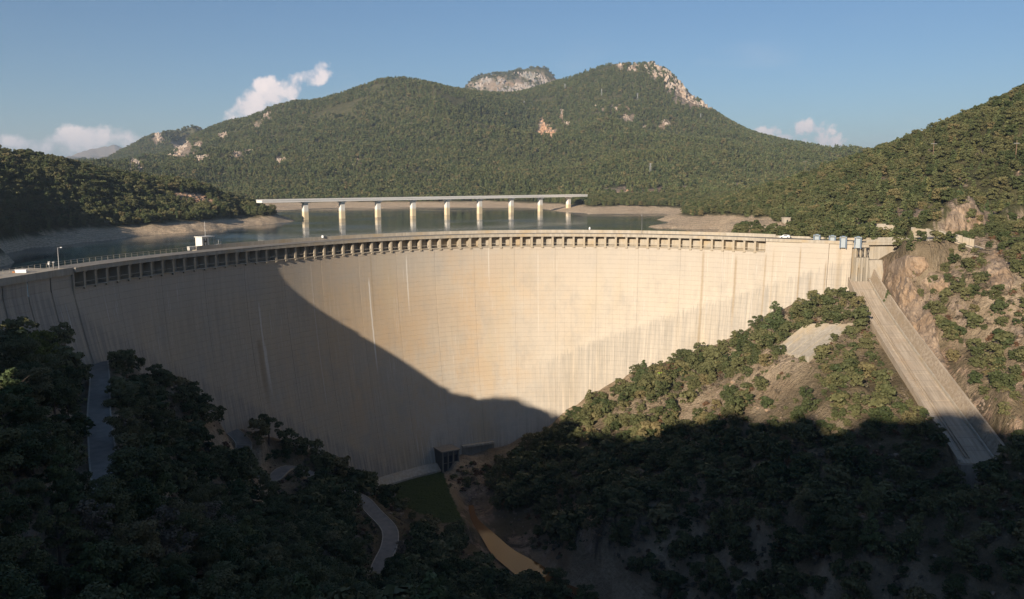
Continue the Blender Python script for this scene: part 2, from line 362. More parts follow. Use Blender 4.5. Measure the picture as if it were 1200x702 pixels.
_bl = [dampt(s, -6.0, 0)[:2] for s in np.linspace(-30, LEN, 50)]
_bpoly = np.array([(-30000, -2000), (-600, 100), (-200, 182), (-135, 182)] + [tuple(p) for p in _bl] + [(RB[0], RB[1] + 5), (RC[0], RC[1] + 5), (200, 352), (300, 400), (600, 430), (30000, 1500), (30000, 40000), (-30000, 40000)])
def inside(poly, x, y):
    c = np.zeros(x.shape, bool); n = len(poly)
    for i in range(n):
        x0, y0 = poly[i]; x1, y1 = poly[(i + 1) % n]
        if y0 == y1: continue
        m = ((y0 > y) != (y1 > y)) & (x < (x1 - x0) * (y - y0) / (y1 - y0) + x0)
        c ^= m
    return c
def segdist(poly, x, y, closed=False):
    """distance to polyline, and interpolation parameter (index + t)"""
    best = np.full(x.shape, 1e12); par = np.zeros(x.shape)
    n = len(poly) - (0 if closed else 1)
    for i in range(n):
        a = poly[i]; b = poly[(i + 1) % len(poly)]; dx, dy = b[0] - a[0], b[1] - a[1]; l2 = dx * dx + dy * dy + 1e-9
        t = np.clip(((x - a[0]) * dx + (y - a[1]) * dy) / l2, 0, 1)
        d = np.hypot(x - a[0] - t * dx, y - a[1] - t * dy); m = d < best
        best = np.where(m, d, best); par = np.where(m, i + t, par)
    return best, par

# roads: centre line points and width
ROADS = {
    'upper': ([atz(116, 424, -25), atz(117, 450, -25), atz(116, 480, -25), atz(118, 510, -25), atz(122, 545, -24.5), atz(129, 585, -24), atz(131, 615, -24)], 4.4),
    'crest': ([(RC[0] + 5, RC[1] + 1, .5), atr(1078, 281, 343), atr(1092, 279, 349), atr(1106, 278.5, 353), atr(1125, 284, 352), atr(1150, 292, 350)], 7.0),
    'middle': ([atz(230, 492, -55.5), atz(262, 500, -58), atz(285, 518, -61.5), atz(285, 540, -66), atz(315, 562, -71), atz(340, 548, -72), atz(385, 566, -78), atz(420, 582, -84), atz(438, 600, -87), atz(456, 620, -88.5), atz(456, 640, -88.5), atz(445, 665, -88.5), atz(440, 702, -88)], 5.0),
}
ROADS = {k: (np.array([tuple(p) for p in v[0]]), v[1]) for k, v in ROADS.items()}
def catmull(P, k=8):
    out = []; n = len(P)
    for i in range(n - 1):
        p0, p1, p2, p3 = P[max(i - 1, 0)], P[i], P[i + 1], P[min(i + 2, n - 1)]
        for j in range(k):
            t = j / k; out.append(.5 * ((2 * p1) + (-p0 + p2) * t + (2 * p0 - 5 * p1 + 4 * p2 - p3) * t * t + (-p0 + 3 * p1 - 3 * p2 + p3) * t ** 3))
    out.append(P[-1]); return np.array(out)
ROADC = {k: (catmull(P), w) for k, (P, w) in ROADS.items()}
LAWN = np.array([tuple(atz(x, y, -95.2)[:2]) for x, y in [(443, 566), (455, 560), (480, 551), (500, 549), (519, 552), (527, 575), (537, 598), (545, 613), (520, 612), (490, 600), (465, 588), (448, 578)]])
RIVER = catmull(np.array([tuple(atz(x, y, -99)) for x, y in [(552, 590), (556, 606), (572, 625), (590, 645), (615, 662), (640, 680), (690, 702)]] + [(45, 205, -99), (62, 150, -99), (95, 90, -99), (150, 30, -99), (260, -40, -99)]), 6)

APR = np.array([atr(943, 381, 322), atr(1001, 380, 318), atr(948, 420, 303), atr(905, 411, 319)])
_ap = np.linalg.lstsq(np.c_[APR[:, :2], np.ones(4)], APR[:, 2], rcond=None)[0]
def height(x, y, detail=True):
    x = np.asarray(x, float); y = np.asarray(y, float); shp = x.shape; x = x.ravel(); y = y.ravel()
    r = np.hypot(x, y)
    near = r < 1300
    zu = rbf_eval(U_fit, u_space(x, y)) * r + CAMH
    # ravines and knolls
    k = smooth(900, 1500, r)
    zu = zu + k * (fbm(x / 420, y / 420, 5, 3, True) * 40 * smooth(1300, 1700, r) * (1 - smooth(2150, 2450, r)) + fbm(x / 130, y / 130, 4, 9) * 9)
    zu = zu + smooth(3200, 3400, r) * (1 - smooth(4900, 5300, r)) * fbm(x / 170, y / 170, 4, 43, True) * (10 + 22 * smooth(3900, 4200, r))
    zu = zu + smooth(5000, 9000, r) * (fbm(x / 600, y / 600, 5, 31, True) * 95 - 20)
    zd = np.zeros_like(zu); zd[near] = rbf_eval(D_fit, np.stack([x[near], y[near]], -1) / 100)
    ins = inside(_bpoly, x, y); bd = np.full(x.shape, 1e3)
    bd[near] = segdist(_bpoly[:-3], x[near], y[near])[0]
    sgn = np.where(ins, bd, -bd)
    b = smooth(-4, 4, sgn); b = np.where(near, b, np.where(ins, 1.0, 0.0) if False else 1.0)
    z = zd * (1 - b) + zu * b
    sh = np.abs(z - WATER)                                      # keep shores crisp
    nz = fbm(x / 38, y / 38, 4, 5) * 5.0 * (1 - 0.75 * (z < WATER + 8) * b) + fbm(x / 11, y / 11, 3, 21) * 1.3
    aa = x * _S2[0] + y * _S2[1]; ww = x * _W2[0] + y * _W2[1]; quiet = 1 - smooth(60, 100, aa) * (1 - smooth(200, 240, aa)) * smooth(-300, -250, ww) * (1 - smooth(90, 130, ww))
    z = z + nz * (1 - smooth(900, 1400, r)) * smooth(15, 50, r) * quiet
    if detail:
        rk = fbm(x / 7, y / 7, 3, 41, True) * 1.1
        z = z + rk * (1 - smooth(500, 700, r)) * smooth(30, 60, r) * (1 - .6 * b) * quiet
    lim = np.interp(ww, [q_[0] for q_ in RIDGE_Z], [q_[1] for q_ in RIDGE_Z]) - (RIDGE_A - aa) * math.tan(SUN_EL) + .3
    z = np.where((aa > -20) & (aa < RIDGE_A) & (ww > -215) & (ww < 60) & (r > 25), np.minimum(z, lim), z)
    # carve roads, lawn, river, dam foot, chute
    m = r < 480
    xs, ys, zs = x[m], y[m], z[m]
    for P, w in ROADC.values():
        d, t = segdist(P, xs, ys); zz = np.interp(t, np.arange(len(P)), P[:, 2]); f = 1 - smooth(w * .75, w * .75 + 5, d); zs = zs * (1 - f) + (zz - 0.25) * f
    d, t = segdist(RIVER, xs, ys); f = 1 - smooth(2, 13, d); zs = zs * (1 - f) + (-100.3) * f
    d, _ = segdist(LAWN, xs, ys, True); f = np.where(inside(LAWN, xs, ys), 1.0, 1 - smooth(.5, 6, d)); zs = zs * (1 - f) + (-95.5) * f
    d, _ = segdist(APR[:, :2], xs, ys, True); f = np.where(inside(APR[:, :2], xs, ys), 1.0, 1 - smooth(.5, 14, d)); zs = zs * (1 - f) + (xs * _ap[0] + ys * _ap[1] + _ap[2] - .9) * f
    a = CH_T[:2]; bb = CH_B[:2]; tt = np.clip((ys - CH_T[1]) / (CH_B[1] - CH_T[1]), -0.05, 1.02); cx = CH_T[0] + (CH_B[0] - CH_T[0]) * tt; w = CH_W[0] + (CH_W[1] - CH_W[0]) * tt
    cz = CH_T[2] + (CH_B[2] - CH_T[2]) * np.clip(tt, 0, 1) - 6 * smooth(CH_B[1] + 1, CH_B[1] - 6, ys) * (ys < CH_B[1] + 1); inr = (ys > CH_B[1] - 9) & (ys < CH_T[1] + 10)
    u = xs - cx; f = inr * smooth(-3, -.5, u) * (1 - smooth(w + 4, w + 8, u)); zs = zs * (1 - f) + (cz - 1.3 + 3.8 * smooth(0, 1, (u - w) / 5.0)) * f
    z[m] = zs
    return z.reshape(shp)

def trace(px, py, tmin=20, tmax=4000):
    """first hit of camera rays (arrays) with the height field"""
    px = np.atleast_1d(np.asarray(px, float)); py = np.atleast_1d(np.asarray(py, float))
    u = (px - 600) / FPX; v = (351 - py) / FPX
    d = np.stack([u, math.cos(PITCH) + v * math.sin(PITCH), -math.sin(PITCH) + v * math.cos(PITCH)], -1)
    ts = np.exp(np.linspace(math.log(tmin), math.log(tmax), 420)); hit = np.full(len(px), np.nan); prev = np.full(len(px), True)
    for i in range(0, len(ts), 1):
        act = np.isnan(hit)
        if not act.any(): break
        P = d[act] * ts[i]; z = HF(P[:, 0], P[:, 1]); h = (P[:, 2] + CAMH) < z
        idx = np.where(act)[0][h]
        if i and len(idx):
            lo = np.full(len(idx), ts[i - 1]); hi = np.full(len(idx), ts[i])
            for _ in range(7):
                md = (lo + hi) / 2; Q = d[idx] * md[:, None]; b_ = (Q[:, 2] + CAMH) < HF(Q[:, 0], Q[:, 1]); hi = np.where(b_, md, hi); lo = np.where(b_, lo, md)
            hit[idx] = hi
        else: hit[idx] = ts[i]
    P = d * hit[:, None]; P[:, 2] = HF(P[:, 0], P[:, 1]); return P

# ---- the ground sheet: polar grid, dense in front of the lens
TH = np.r_[np.linspace(-180, -41, 90)[:-1], np.linspace(-41, 41, 680), np.linspace(41, 180, 90)[1:]]
RR = np.r_[np.exp(np.arange(math.log(5), math.log(40), .05)), np.exp(np.arange(math.log(40), math.log(480), .0062)), np.exp(np.arange(math.log(480), math.log(4800), .0085)), np.exp(np.arange(math.log(4800), math.log(26000), .025))]
T_, R_ = np.meshgrid(np.radians(TH), RR, indexing='ij')
GX, GY = R_ * np.sin(T_), R_ * np.cos(T_)
GZ = height(GX, GY)
LNR = np.log(RR)
def HF(x, y):
    """bilinear lookup in the ground sheet"""
    th = np.degrees(np.arctan2(x, y)); lr = np.log(np.maximum(np.hypot(x, y), RR[0]))
    i = np.interp(th, TH, np.arange(len(TH))); j = np.interp(lr, LNR, np.arange(len(RR)))
    i0 = np.clip(i.astype(int), 0, len(TH) - 2); j0 = np.clip(j.astype(int), 0, len(RR) - 2); fi = i - i0; fj = j - j0
    return (GZ[i0, j0] * (1 - fi) + GZ[i0 + 1, j0] * fi) * (1 - fj) + (GZ[i0, j0 + 1] * (1 - fi) + GZ[i0 + 1, j0 + 1] * fi) * fj

# ------------------------------------------------------------------ what covers the ground (soil, rock, grass: masks per vertex)
def project(x, y, z):
    zz = z - CAMH; f = y * math.cos(PITCH) - zz * math.sin(PITCH); up = y * math.sin(PITCH) + zz * math.cos(PITCH)
    f = np.where(np.abs(f) < 1e-3, 1e-3, f); return 600 + FPX * x / f, 351 - FPX * up / f, f
ROCKS = [  # centre and half size as seen from the camera post, distance band
    (187, 161, 6, 9, 3000, 3900), (158, 195, 9, 7, 1500, 4200), (213, 176, 16, 9, 1700, 4200), (232, 170, 6, 4, 1700, 4200), (237, 187, 11, 6, 1500, 4200), (277, 181, 6, 5, 1500, 3000),
    (291, 178, 6, 3, 1500, 3000), (262, 158, 8, 5, 1500, 3300), (303, 148, 7, 4, 1500, 3300), (313, 136, 9, 6, 1500, 3300), (330, 186, 10, 7, 1300, 3000), (417, 190, 7, 4, 1300, 3000), (224, 154, 6, 4, 3000, 4200),
    (641, 155, 12, 10, 1500, 3300), (636, 143, 4, 6, 1500, 3300), (772, 84, 13, 10, 2300, 3300), (790, 97, 13, 12, 2300, 3300), (806, 112, 15, 11, 2300, 3300), (824, 122, 9, 7, 2300, 3300), (834, 128, 5, 4, 2300, 3300), (742, 82, 7, 5, 2300, 3300),
    (726, 78, 5, 3, 2300, 3300), (713, 127, 20, 4, 1500, 3300), (735, 138, 9, 4, 1500, 3300), (658, 134, 3, 6, 1500, 3300), (665, 144, 5, 4, 1500, 3300), (779, 144, 6, 5, 1500, 3300), (757, 150, 5, 3, 1500, 3300),
    (789, 188, 3, 4, 1200, 3300), (743, 224, 28, 6, 1000, 2000), (818, 223, 9, 4, 1000, 2000), (866, 217, 14, 3, 1000, 2000), (800, 222, 6, 4, 1000, 2000),
    (575, 104, 30, 12, 3800, 5200), (615, 98, 34, 12, 3800, 5200), (568, 99, 15, 10, 3800, 5200), (590, 98, 10, 4, 3800, 5200), (615, 106, 14, 6, 3800, 5200), (596, 117, 6, 5, 3800, 5200), (612, 88, 16, 3, 3800, 5200),
    (232, 232, 36, 9, 600, 1000), (258, 238, 14, 5, 600, 1000), (205, 229, 12, 5, 600, 1000),
    (942, 205, 16, 6, 450, 800), (925, 214, 9, 5, 450, 800), (960, 222, 10, 3, 450, 800), (1009, 247, 15, 15, 380, 560), (1030, 250, 13, 11, 380, 560), (1018, 266, 18, 9, 370, 480), (1055, 252, 12, 10, 380, 520), (1078, 250, 9, 13, 380, 520),
    (1138, 252, 36, 26, 325, 450), (1190, 262, 9, 7, 350, 450), (1130, 207, 7, 9, 380, 620), (1193, 200, 6, 9, 380, 620), (1088, 172, 5, 6, 380, 700), (1091, 160, 6, 4, 380, 700), (1150, 180, 8, 5, 380, 700), (1040, 210, 8, 4, 380, 700),
    (1050, 345, 20, 40, 250, 380), (1150, 300, 20, 12, 250, 380), (1168, 318, 22, 26, 250, 380), (1085, 385, 20, 40, 240, 340), (1110, 435, 22, 30, 240, 340), (1045, 312, 18, 10, 250, 400), (1120, 320, 14, 9, 250, 360), (1125, 365, 14, 14, 250, 360), (1150, 480, 18, 14, 230, 300), (1195, 390, 12, 12, 250, 330), (1190, 450, 8, 14, 250, 330),
    (1185, 500, 16, 9, 220, 300), (935, 415, 22, 10, 240, 340), (700, 620, 40, 30, 150, 300), (560, 590, 16, 30, 200, 340), (600, 640, 40, 16, 200, 300)]
def masks(x, y, z):
    px, py, f = project(x, y, z); r = np.hypot(x, y)
    n1 = fbm(px / 9, py / 7, 3, 77); n3 = fbm(px / 3, py / 2.5, 2, 79); n2 = fbm(x / 60, y / 60, 4, 61)
    rock = np.zeros_like(x)
    for cx, cy, a, b, r0, r1 in ROCKS:
        m = (np.abs(px - cx) < a * 1.6) & (np.abs(py - cy) < b * 1.6) & (r > r0) & (r < r1) & (f > 0)
        if m.any():
            d = 1 - ((px[m] - cx) / a) ** 2 - ((py[m] - cy) / b) ** 2 + n1[m] * 2.2 + n3[m] * 1.3
            rock[m] = np.maximum(rock[m], smooth(0, .5, d))
    rock = np.maximum(rock, smooth(6000, 8000, r) * (smooth(150, 330, z) * .8 + .1))
    bd = inside(_bpoly, x, y) & (r < 1700)
    bare = np.where(bd, 1 - smooth(-7.5, -5.5, z + n2 * 2.5), 0.0)
    for cx, cy, a, b in ((850, 262, 75, 10), (885, 265, 52, 9), (935, 269, 70, 4), (735, 246, 60, 5)):
        e = 1 - ((px - cx) / a) ** 2 - ((py - cy) / b) ** 2 + n1 * .5; bare = np.maximum(bare, np.where(bd & (r > 400) & (r < 1300), smooth(0, .3, e), 0))
    lawn = inside(LAWN, x, y).astype(float)
    scrub = np.where(~bd & (r < 700), 1.0, 0.0)
    return rock, bare, lawn, scrub
M_ROCK, M_BARE, M_LAWN, M_SCRUB = (a.reshape(GX.shape) for a in masks(GX.ravel(), GY.ravel(), GZ.ravel()))
def grid_lookup(A):
    def f(x, y):
        th = np.degrees(np.arctan2(x, y)); lr = np.log(np.maximum(np.hypot(x, y), RR[0]))
        i = np.rint(np.interp(th, TH, np.arange(len(TH)))).astype(int); j = np.rint(np.interp(lr, LNR, np.arange(len(RR)))).astype(int)
        return A[i, j]
    return f
L_ROCK, L_BARE = grid_lookup(M_ROCK), grid_lookup(M_BARE)

def m_ground(g):
    P = g.coord('Object'); big = g.noise(P, .012, 5); mid = g.noise(P, .09, 5, .6); fine = g.noise(P, .9, 4, .65)
    soil = g.mix(g.ramp(mid, .35, .65), (.13, .115, .06), (.075, .08, .038))
    Ps = g.coord('Object', (1, 1, .35))
    dry = g.mix(g.ramp(fine, .3, .7), (.35, .275, .185), (.56, .44, .305)); dry = g.mix(g.ramp(mid, .42, .62), dry, (.31, .235, .155)); dry = g.mix(g.ramp(big, .45, .6), dry, (.17, .135, .08))
    ring = g.mix(g.ramp(mid, .3, .7), (.72, .53, .35), (.84, .67, .47)); ring = g.mix(g.ramp(fine, .42, .66), ring, (.42, .32, .21))
    Zc = g.n('ShaderNodeSeparateXYZ'); g.nt.links.new(P, Zc.inputs[0])
    lines = g.m('SINE', g.m('ADD', g.m('MULTIPLY', Zc.outputs[2], 6.5), g.m('MULTIPLY', mid, 9)))
    ring = g.mix(g.m('MULTIPLY', g.ramp(lines, .2, 1), .35), ring, (.30, .22, .14))
    rn = g.noise(Ps, .22, 6, .7, 1.2)
    crk = g.noise(g.coord('Object', (1, 1, .25)), .05, 6, .75, 1.5); rock = g.mix(g.ramp(rn, .38, .6), (.22, .17, .135), (.50, .40, .30)); rock = g.mix(g.m('MULTIPLY', g.ramp(big, .46, .62), .6), rock, (.42, .26, .15)); rock = g.mix(g.ramp(fine, .52, .75), rock, (.16, .125, .095)); rock = g.mix(g.ramp(crk, .53, .6), rock, (.12, .10, .07))
    lawn = g.mix(g.ramp(fine, .3, .7), (.045, .075, .025), (.075, .10, .038))
    c = g.mix(g.attr('scrub'), soil, dry); c = g.mix(g.attr('bare'), c, ring); c = g.mix(g.attr('rock'), c, rock); c = g.mix(g.attr('lawn'), c, lawn)
    g.col(c); g.rough(.95); g.put(g.b.inputs['Specular IOR Level'], .1)
    g.bump(g.m('ADD', g.m('ADD', g.m('MULTIPLY', rn, 1.6), g.m('MULTIPLY', fine, .7)), g.m('MULTIPLY', g.noise(P, 2.6, 3, .7), .25)), 1.8, 1.0)
MAT_GROUND = mat('ground', m_ground)
def build_ground():
    nt_, nr = GX.shape
    me = bpy.data.meshes.new('ground'); n = nt_ * nr
    co = np.stack([GX, GY, GZ], -1).reshape(-1, 3).astype(np.float32)
    i, j = np.meshgrid(np.arange(nt_ - 1), np.arange(nr - 1), indexing='ij'); a = (i * nr + j).ravel()
    q = np.stack([a, a + 1, a + nr + 1, a + nr], -1)[:, ::-1].astype(np.int32)
    me.vertices.add(n); me.vertices.foreach_set('co', co.ravel())
    me.loops.add(q.size); me.loops.foreach_set('vertex_index', q.ravel())
    me.polygons.add(len(q)); me.polygons.foreach_set('loop_start', np.arange(0, q.size, 4, dtype=np.int32)); me.polygons.foreach_set('loop_total', np.full(len(q), 4, np.int32))
    me.polygons.foreach_set('use_smooth', np.ones(len(q), bool))
    for nm, A in (('rock', M_ROCK), ('bare', M_BARE), ('lawn', M_LAWN), ('scrub', M_SCRUB)):
        at = me.attributes.new(nm, 'FLOAT', 'POINT'); at.data.foreach_set('value', A.ravel().astype(np.float32))
    me.update(calc_edges=True); me.validate()
    tag(link('ground', me, MAT_GROUND), kind='structure')
build_ground()

# ------------------------------------------------------------------ water
def m_lake(g):
    P = g.coord('Object'); g.col((.018, .045, .055)); g.rough(.09); g.put(g.b.inputs['Specular IOR Level'], .5); g.put(g.b.inputs['IOR'], 1.33)
    a = g.noise(g.coord('Object', (1, .5, 1)), .35, 4, .6); b = g.noise(P, .012, 3)
    g.rough(g.m('ADD', .05, g.m('MULTIPLY', g.ramp(b, .4, .65), .12))); g.bump(a, .10, .5)
MAT_LAKE = mat('lake_water', m_lake)
wl = [tuple(dampt(s, -6.5, 0)[:2]) for s in np.linspace(-60, LEN, 40)]
poly = wl + [(RB[0], RB[1] + 6), (RC[0], RC[1] + 8), (300, 460), (1200, 900), (2200, 1600), (2200, 4000), (-2600, 4000), (-2600, 1500), (-700, 300), (-300, 200), (-145, 185)]
bmw = bmesh.new(); fw = bmw.faces.new([bmw.verts.new((x, y, WATER)) for x, y in poly]); bmesh.ops.triangulate(bmw, faces=[fw]); mw = bpy.data.meshes.new('lake'); bmw.to_mesh(mw)
for p_ in mw.polygons:
    if p_.normal.z < 0: p_.flip()
tag(link('lake', mw, MAT_LAKE), kind='structure')
def m_river(g):
    P = g.coord('Object'); g.col((.16, .075, .024)); g.rough(.06); g.put(g.b.inputs['IOR'], 1.33); g.bump(g.noise(P, .8, 3), .03, .4)
MAT_RIVER = mat('river_water', m_river)
RW = .78 * np.interp(np.arange(len(RIVER)), [0, 6, 12, 18, 24, 30, 36, 60], [1.2, 1.6, 3.4, 5.2, 6.8, 7.5, 8, 9])
V = []; Fq = []
for i, p in enumerate(RIVER):
    d = RIVER[min(i + 1, len(RIVER) - 1)] - RIVER[max(i - 1, 0)]; n_ = np.array([-d[1], d[0]]) / math.hypot(d[0], d[1]); w = RW[i]
    V += [(p[0] + n_[0] * w, p[1] + n_[1] * w, -99.7), (p[0] - n_[0] * w, p[1] - n_[1] * w, -99.7)]
    if i: k = 2 * i; Fq.append((k - 2, k - 1, k + 1, k))
tag(link('river', mesh('river', V, Fq), MAT_RIVER), kind='structure')
# ------------------------------------------------------------------ roads
def m_asphalt(g):
    P = g.coord('Object'); g.col(g.mix(g.ramp(g.noise(P, .5, 5), .3, .7), (.19, .175, .15), (.28, .25, .21))); g.rough(.9); g.bump(g.noise(P, 8, 3), .02)
MAT_ASPH = mat('asphalt', m_asphalt)
def m_concrete_plain(g):
    P = g.coord('Object'); s = g.noise(g.coord('Object', (1, 1, .12)), .9, 5, .6); b = g.noise(P, .12, 4)
    c = g.mix(g.ramp(s, .35, .65), (.46, .41, .33), (.34, .30, .235)); c = g.mix(g.ramp(b, .5, .7), c, (.42, .33, .21)); g.col(c); g.rough(.9); g.bump(g.noise(P, 2.5, 4), .04)
MAT_CONC = mat('concrete', m_concrete_plain)
def m_conc_dark(g):
    P = g.coord('Object'); g.col(g.mix(g.ramp(g.noise(g.coord('Object', (1, 1, .2)), 1.2, 5), .3, .7), (.30, .265, .21), (.20, .175, .14))); g.rough(.9)
MAT_CONCD = mat('weathered_concrete', m_conc_dark)
def strip(name, P, offs, mt, lift=0.0, parent=None):
    V = []; Fq = []; m_ = len(offs)
    for i, p in enumerate(P):
        d = P[min(i + 1, len(P) - 1)] - P[max(i - 1, 0)]; n_ = np.array([-d[1], d[0]]) / math.hypot(d[0], d[1])
        for o, h in offs: V.append((p[0] + n_[0] * o, p[1] + n_[1] * o, p[2] + lift + h))
        if i:
            for k in range(m_ - 1): a = (i - 1) * m_ + k; Fq.append((a, a + m_, a + m_ + 1, a + 1))
    return link(name, mesh(name, V, Fq), mt, parent)
for k, (P, w) in ROADC.items():
    rd = tag(strip('service_road', P, [(-w / 2, 0), (w / 2, 0)], MAT_ASPH, .05), kind='structure')
    for s in (-1, 1):
        strip('kerb', P, [(s * w / 2 - .15, -.3), (s * w / 2 - .15, .14), (s * w / 2 + .15, .14), (s * w / 2 + .15, -.5)], MAT_CONC, .05, rd)

# ------------------------------------------------------------------ the arch dam
def m_face(g):
    uv = g.coord('UV'); sp = g.n('ShaderNodeSeparateXYZ'); g.nt.links.new(uv, sp.inputs[0]); S, Z = sp.outputs[0], sp.outputs[1]
    st = g.noise(g.coord('UV', (1, .035, 1)), .9, 6, .62); st2 = g.noise(g.coord('UV', (1, .02, 1)), 2.6, 3, .6); blot = g.noise(uv, .055, 5, .6); fine = g.noise(uv, 1.3, 4, .7)
    c = g.mix(g.ramp(fine, .3, .7), (.46, .375, .27), (.515, .43, .32))
    c = g.mix(g.m('MULTIPLY', g.ramp(st, .42, .62), .6), c, (.37, .31, .23)); c = g.mix(g.m('MULTIPLY', g.ramp(g.noise(g.coord('UV', (1, .6, 1), (9, 2, 0)), .35, 5, .7), .48, .62), .35), c, (.40, .33, .24))
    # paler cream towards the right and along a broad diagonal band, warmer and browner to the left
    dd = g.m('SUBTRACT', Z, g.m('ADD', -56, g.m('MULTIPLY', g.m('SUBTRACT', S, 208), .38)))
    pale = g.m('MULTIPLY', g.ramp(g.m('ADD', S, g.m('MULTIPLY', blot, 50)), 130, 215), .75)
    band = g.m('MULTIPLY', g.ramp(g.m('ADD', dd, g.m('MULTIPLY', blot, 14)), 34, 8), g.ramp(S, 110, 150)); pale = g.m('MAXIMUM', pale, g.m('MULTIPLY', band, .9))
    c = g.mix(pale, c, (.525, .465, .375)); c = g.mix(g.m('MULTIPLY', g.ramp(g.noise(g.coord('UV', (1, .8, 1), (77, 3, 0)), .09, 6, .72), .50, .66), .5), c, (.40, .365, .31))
    mt1 = g.m('MULTIPLY', g.ramp(g.noise(g.coord('UV', (1, .7, 1), (5, 44, 0)), .045, 6, .7), .44, .60), g.m('MULTIPLY', g.ramp(S, 60, 100), g.ramp(S, 235, 180))); c = g.mix(g.m('MULTIPLY', mt1, .65), c, (.53, .385, .235))
    c = g.mix(g.m('MULTIPLY', g.ramp(g.noise(g.coord('UV', (1, .5, 1), (55, 4, 0)), .12, 6, .75), .50, .64), .45), c, (.37, .335, .28))
    # faint iron tint
    bell = g.m('SUBTRACT', 1, g.m('ADD', g.m('POWER', g.m('DIVIDE', g.m('ABSOLUTE', g.m('SUBTRACT', S, 142)), 78), 2), g.m('POWER', g.m('DIVIDE', g.m('ABSOLUTE', g.m('ADD', Z, 30)), 24), 2)), clamp=True)
    warm = g.m('MULTIPLY', g.ramp(g.m('ADD', g.m('MULTIPLY', blot, 1.2), g.m('MULTIPLY', bell, .5)), .55, 1.05), bell)
    c = g.mix(g.m('MULTIPLY', warm, .40), c, (.50, .36, .22))
    warm2 = g.m('MULTIPLY', g.ramp(g.noise(g.coord('UV', (1, .25, 1), (31, 5, 0)), .05, 4), .52, .68), .5); c = g.mix(warm2, c, (.50, .40, .26))
    # grey band under the ledge
    top = g.m('MULTIPLY', g.ramp(g.m('ADD', Z, g.m('MULTIPLY', blot, 14)), -14, -3), .55); c = g.mix(g.m('MULTIPLY', top, .8), c, (.44, .39, .325))
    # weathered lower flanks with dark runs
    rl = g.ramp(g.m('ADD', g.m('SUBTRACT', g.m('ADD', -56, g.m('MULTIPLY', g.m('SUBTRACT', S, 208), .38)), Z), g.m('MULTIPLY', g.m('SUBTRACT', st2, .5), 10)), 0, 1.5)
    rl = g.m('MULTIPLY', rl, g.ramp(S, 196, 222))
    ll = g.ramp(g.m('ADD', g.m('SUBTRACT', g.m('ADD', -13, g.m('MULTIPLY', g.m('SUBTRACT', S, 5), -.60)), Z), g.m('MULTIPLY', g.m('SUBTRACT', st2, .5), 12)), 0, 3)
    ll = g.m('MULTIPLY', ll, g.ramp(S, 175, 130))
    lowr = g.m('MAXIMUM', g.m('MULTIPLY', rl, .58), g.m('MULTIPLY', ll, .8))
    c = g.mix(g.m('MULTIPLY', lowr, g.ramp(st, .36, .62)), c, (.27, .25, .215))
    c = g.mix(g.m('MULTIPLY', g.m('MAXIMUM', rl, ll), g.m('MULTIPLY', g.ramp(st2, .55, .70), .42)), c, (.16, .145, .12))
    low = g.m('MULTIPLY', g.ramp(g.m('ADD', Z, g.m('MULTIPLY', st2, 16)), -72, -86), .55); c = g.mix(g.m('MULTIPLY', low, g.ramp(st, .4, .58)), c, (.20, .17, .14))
    # lift joints every two metres, shutter lines, pale lime runs
    lift = g.m('MULTIPLY', g.m('LESS_THAN', g.m('FRACT', g.m('DIVIDE', Z, 2.0)), .09), g.m('MULTIPLY', g.ramp(g.noise(uv, .35, 4, .7), .45, .62), .14)); c = g.mix(lift, c, (.25, .21, .16))
    vert = g.m('MULTIPLY', g.m('LESS_THAN', g.m('FRACT', g.m('DIVIDE', S, 3.08)), .07), g.m('MULTIPLY', g.ramp(g.noise(g.coord('UV', (1, .3, 1), (3, 9, 0)), .09, 3), .45, .62), .26)); c = g.mix(vert, c, (.27, .22, .17))
    lime = g.m('MULTIPLY', g.ramp(st2, .60, .66), g.ramp(g.noise(g.coord('UV', (1, .4, 1), (7, 0, 0)), .07, 3), .52, .62)); c = g.mix(g.m('MULTIPLY', lime, .5), c, (.66, .62, .55))
    wob = g.m('MULTIPLY', g.m('SUBTRACT', g.noise(g.coord('UV', (0, 1, 1)), .4, 3), .5), .5)
    for s0, wd, za, zb, al in ((131.5, .42, -48, -16, .85), (150, .32, -26, -8, .8), (78, .42, -44, -20, .55), (188, .3, -18, -6, .5), (78.6, .5, -48, -34, .5), (210, .25, -40, -8, .3), (104, .25, -60, -7, .3)):
        ln = g.ramp(g.m('ABSOLUTE', g.m('SUBTRACT', g.m('ADD', S, wob), s0)), wd, wd * .4); zr = g.m('MULTIPLY', g.ramp(Z, za - 6, za + 4), g.ramp(Z, zb + 2, zb - 1)); c = g.mix(g.m('MULTIPLY', g.m('MULTIPLY', ln, zr), al), c, (.72, .68, .60))
    for s0, wd, za, zb, al in ((282, .8, -60, -6, .5), (296, .8, -34, -8, .55), (76, 1.6, -52, -32, .5), (309, .6, -50, -6, .5), (133, .5, -30, -6, .35), (322.4, .5, -45, -3, .6), (332.4, .45, -45, -8, .55), (327, .9, -45, -14, .3), (337, 1.2, -45, -2, .3), (312, .5, -40, -4, .3)):
        ln = g.ramp(g.m('ABSOLUTE', g.m('SUBTRACT', g.m('ADD', S, wob), s0)), wd, wd * .2); zr = g.m('MULTIPLY', g.ramp(Z, za - 6, za + 6), g.ramp(Z, zb + 2, zb - 1)); c = g.mix(g.m('MULTIPLY', g.m('MULTIPLY', ln, zr), al), c, (.28, .20, .11))
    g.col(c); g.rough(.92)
    g.bump(g.m('ADD', g.m('MULTIPLY', fine, .25), g.m('MULTIPLY', g.m('LESS_THAN', g.m('FRACT', g.m('DIVIDE', Z, 2.0)), .06), -.3)), .12)
MAT_FACE = mat('dam_face_concrete', m_face)
_cs = np.array([c[0] for c in CONTACT]); _cz = np.array([c[1] for c in CONTACT])
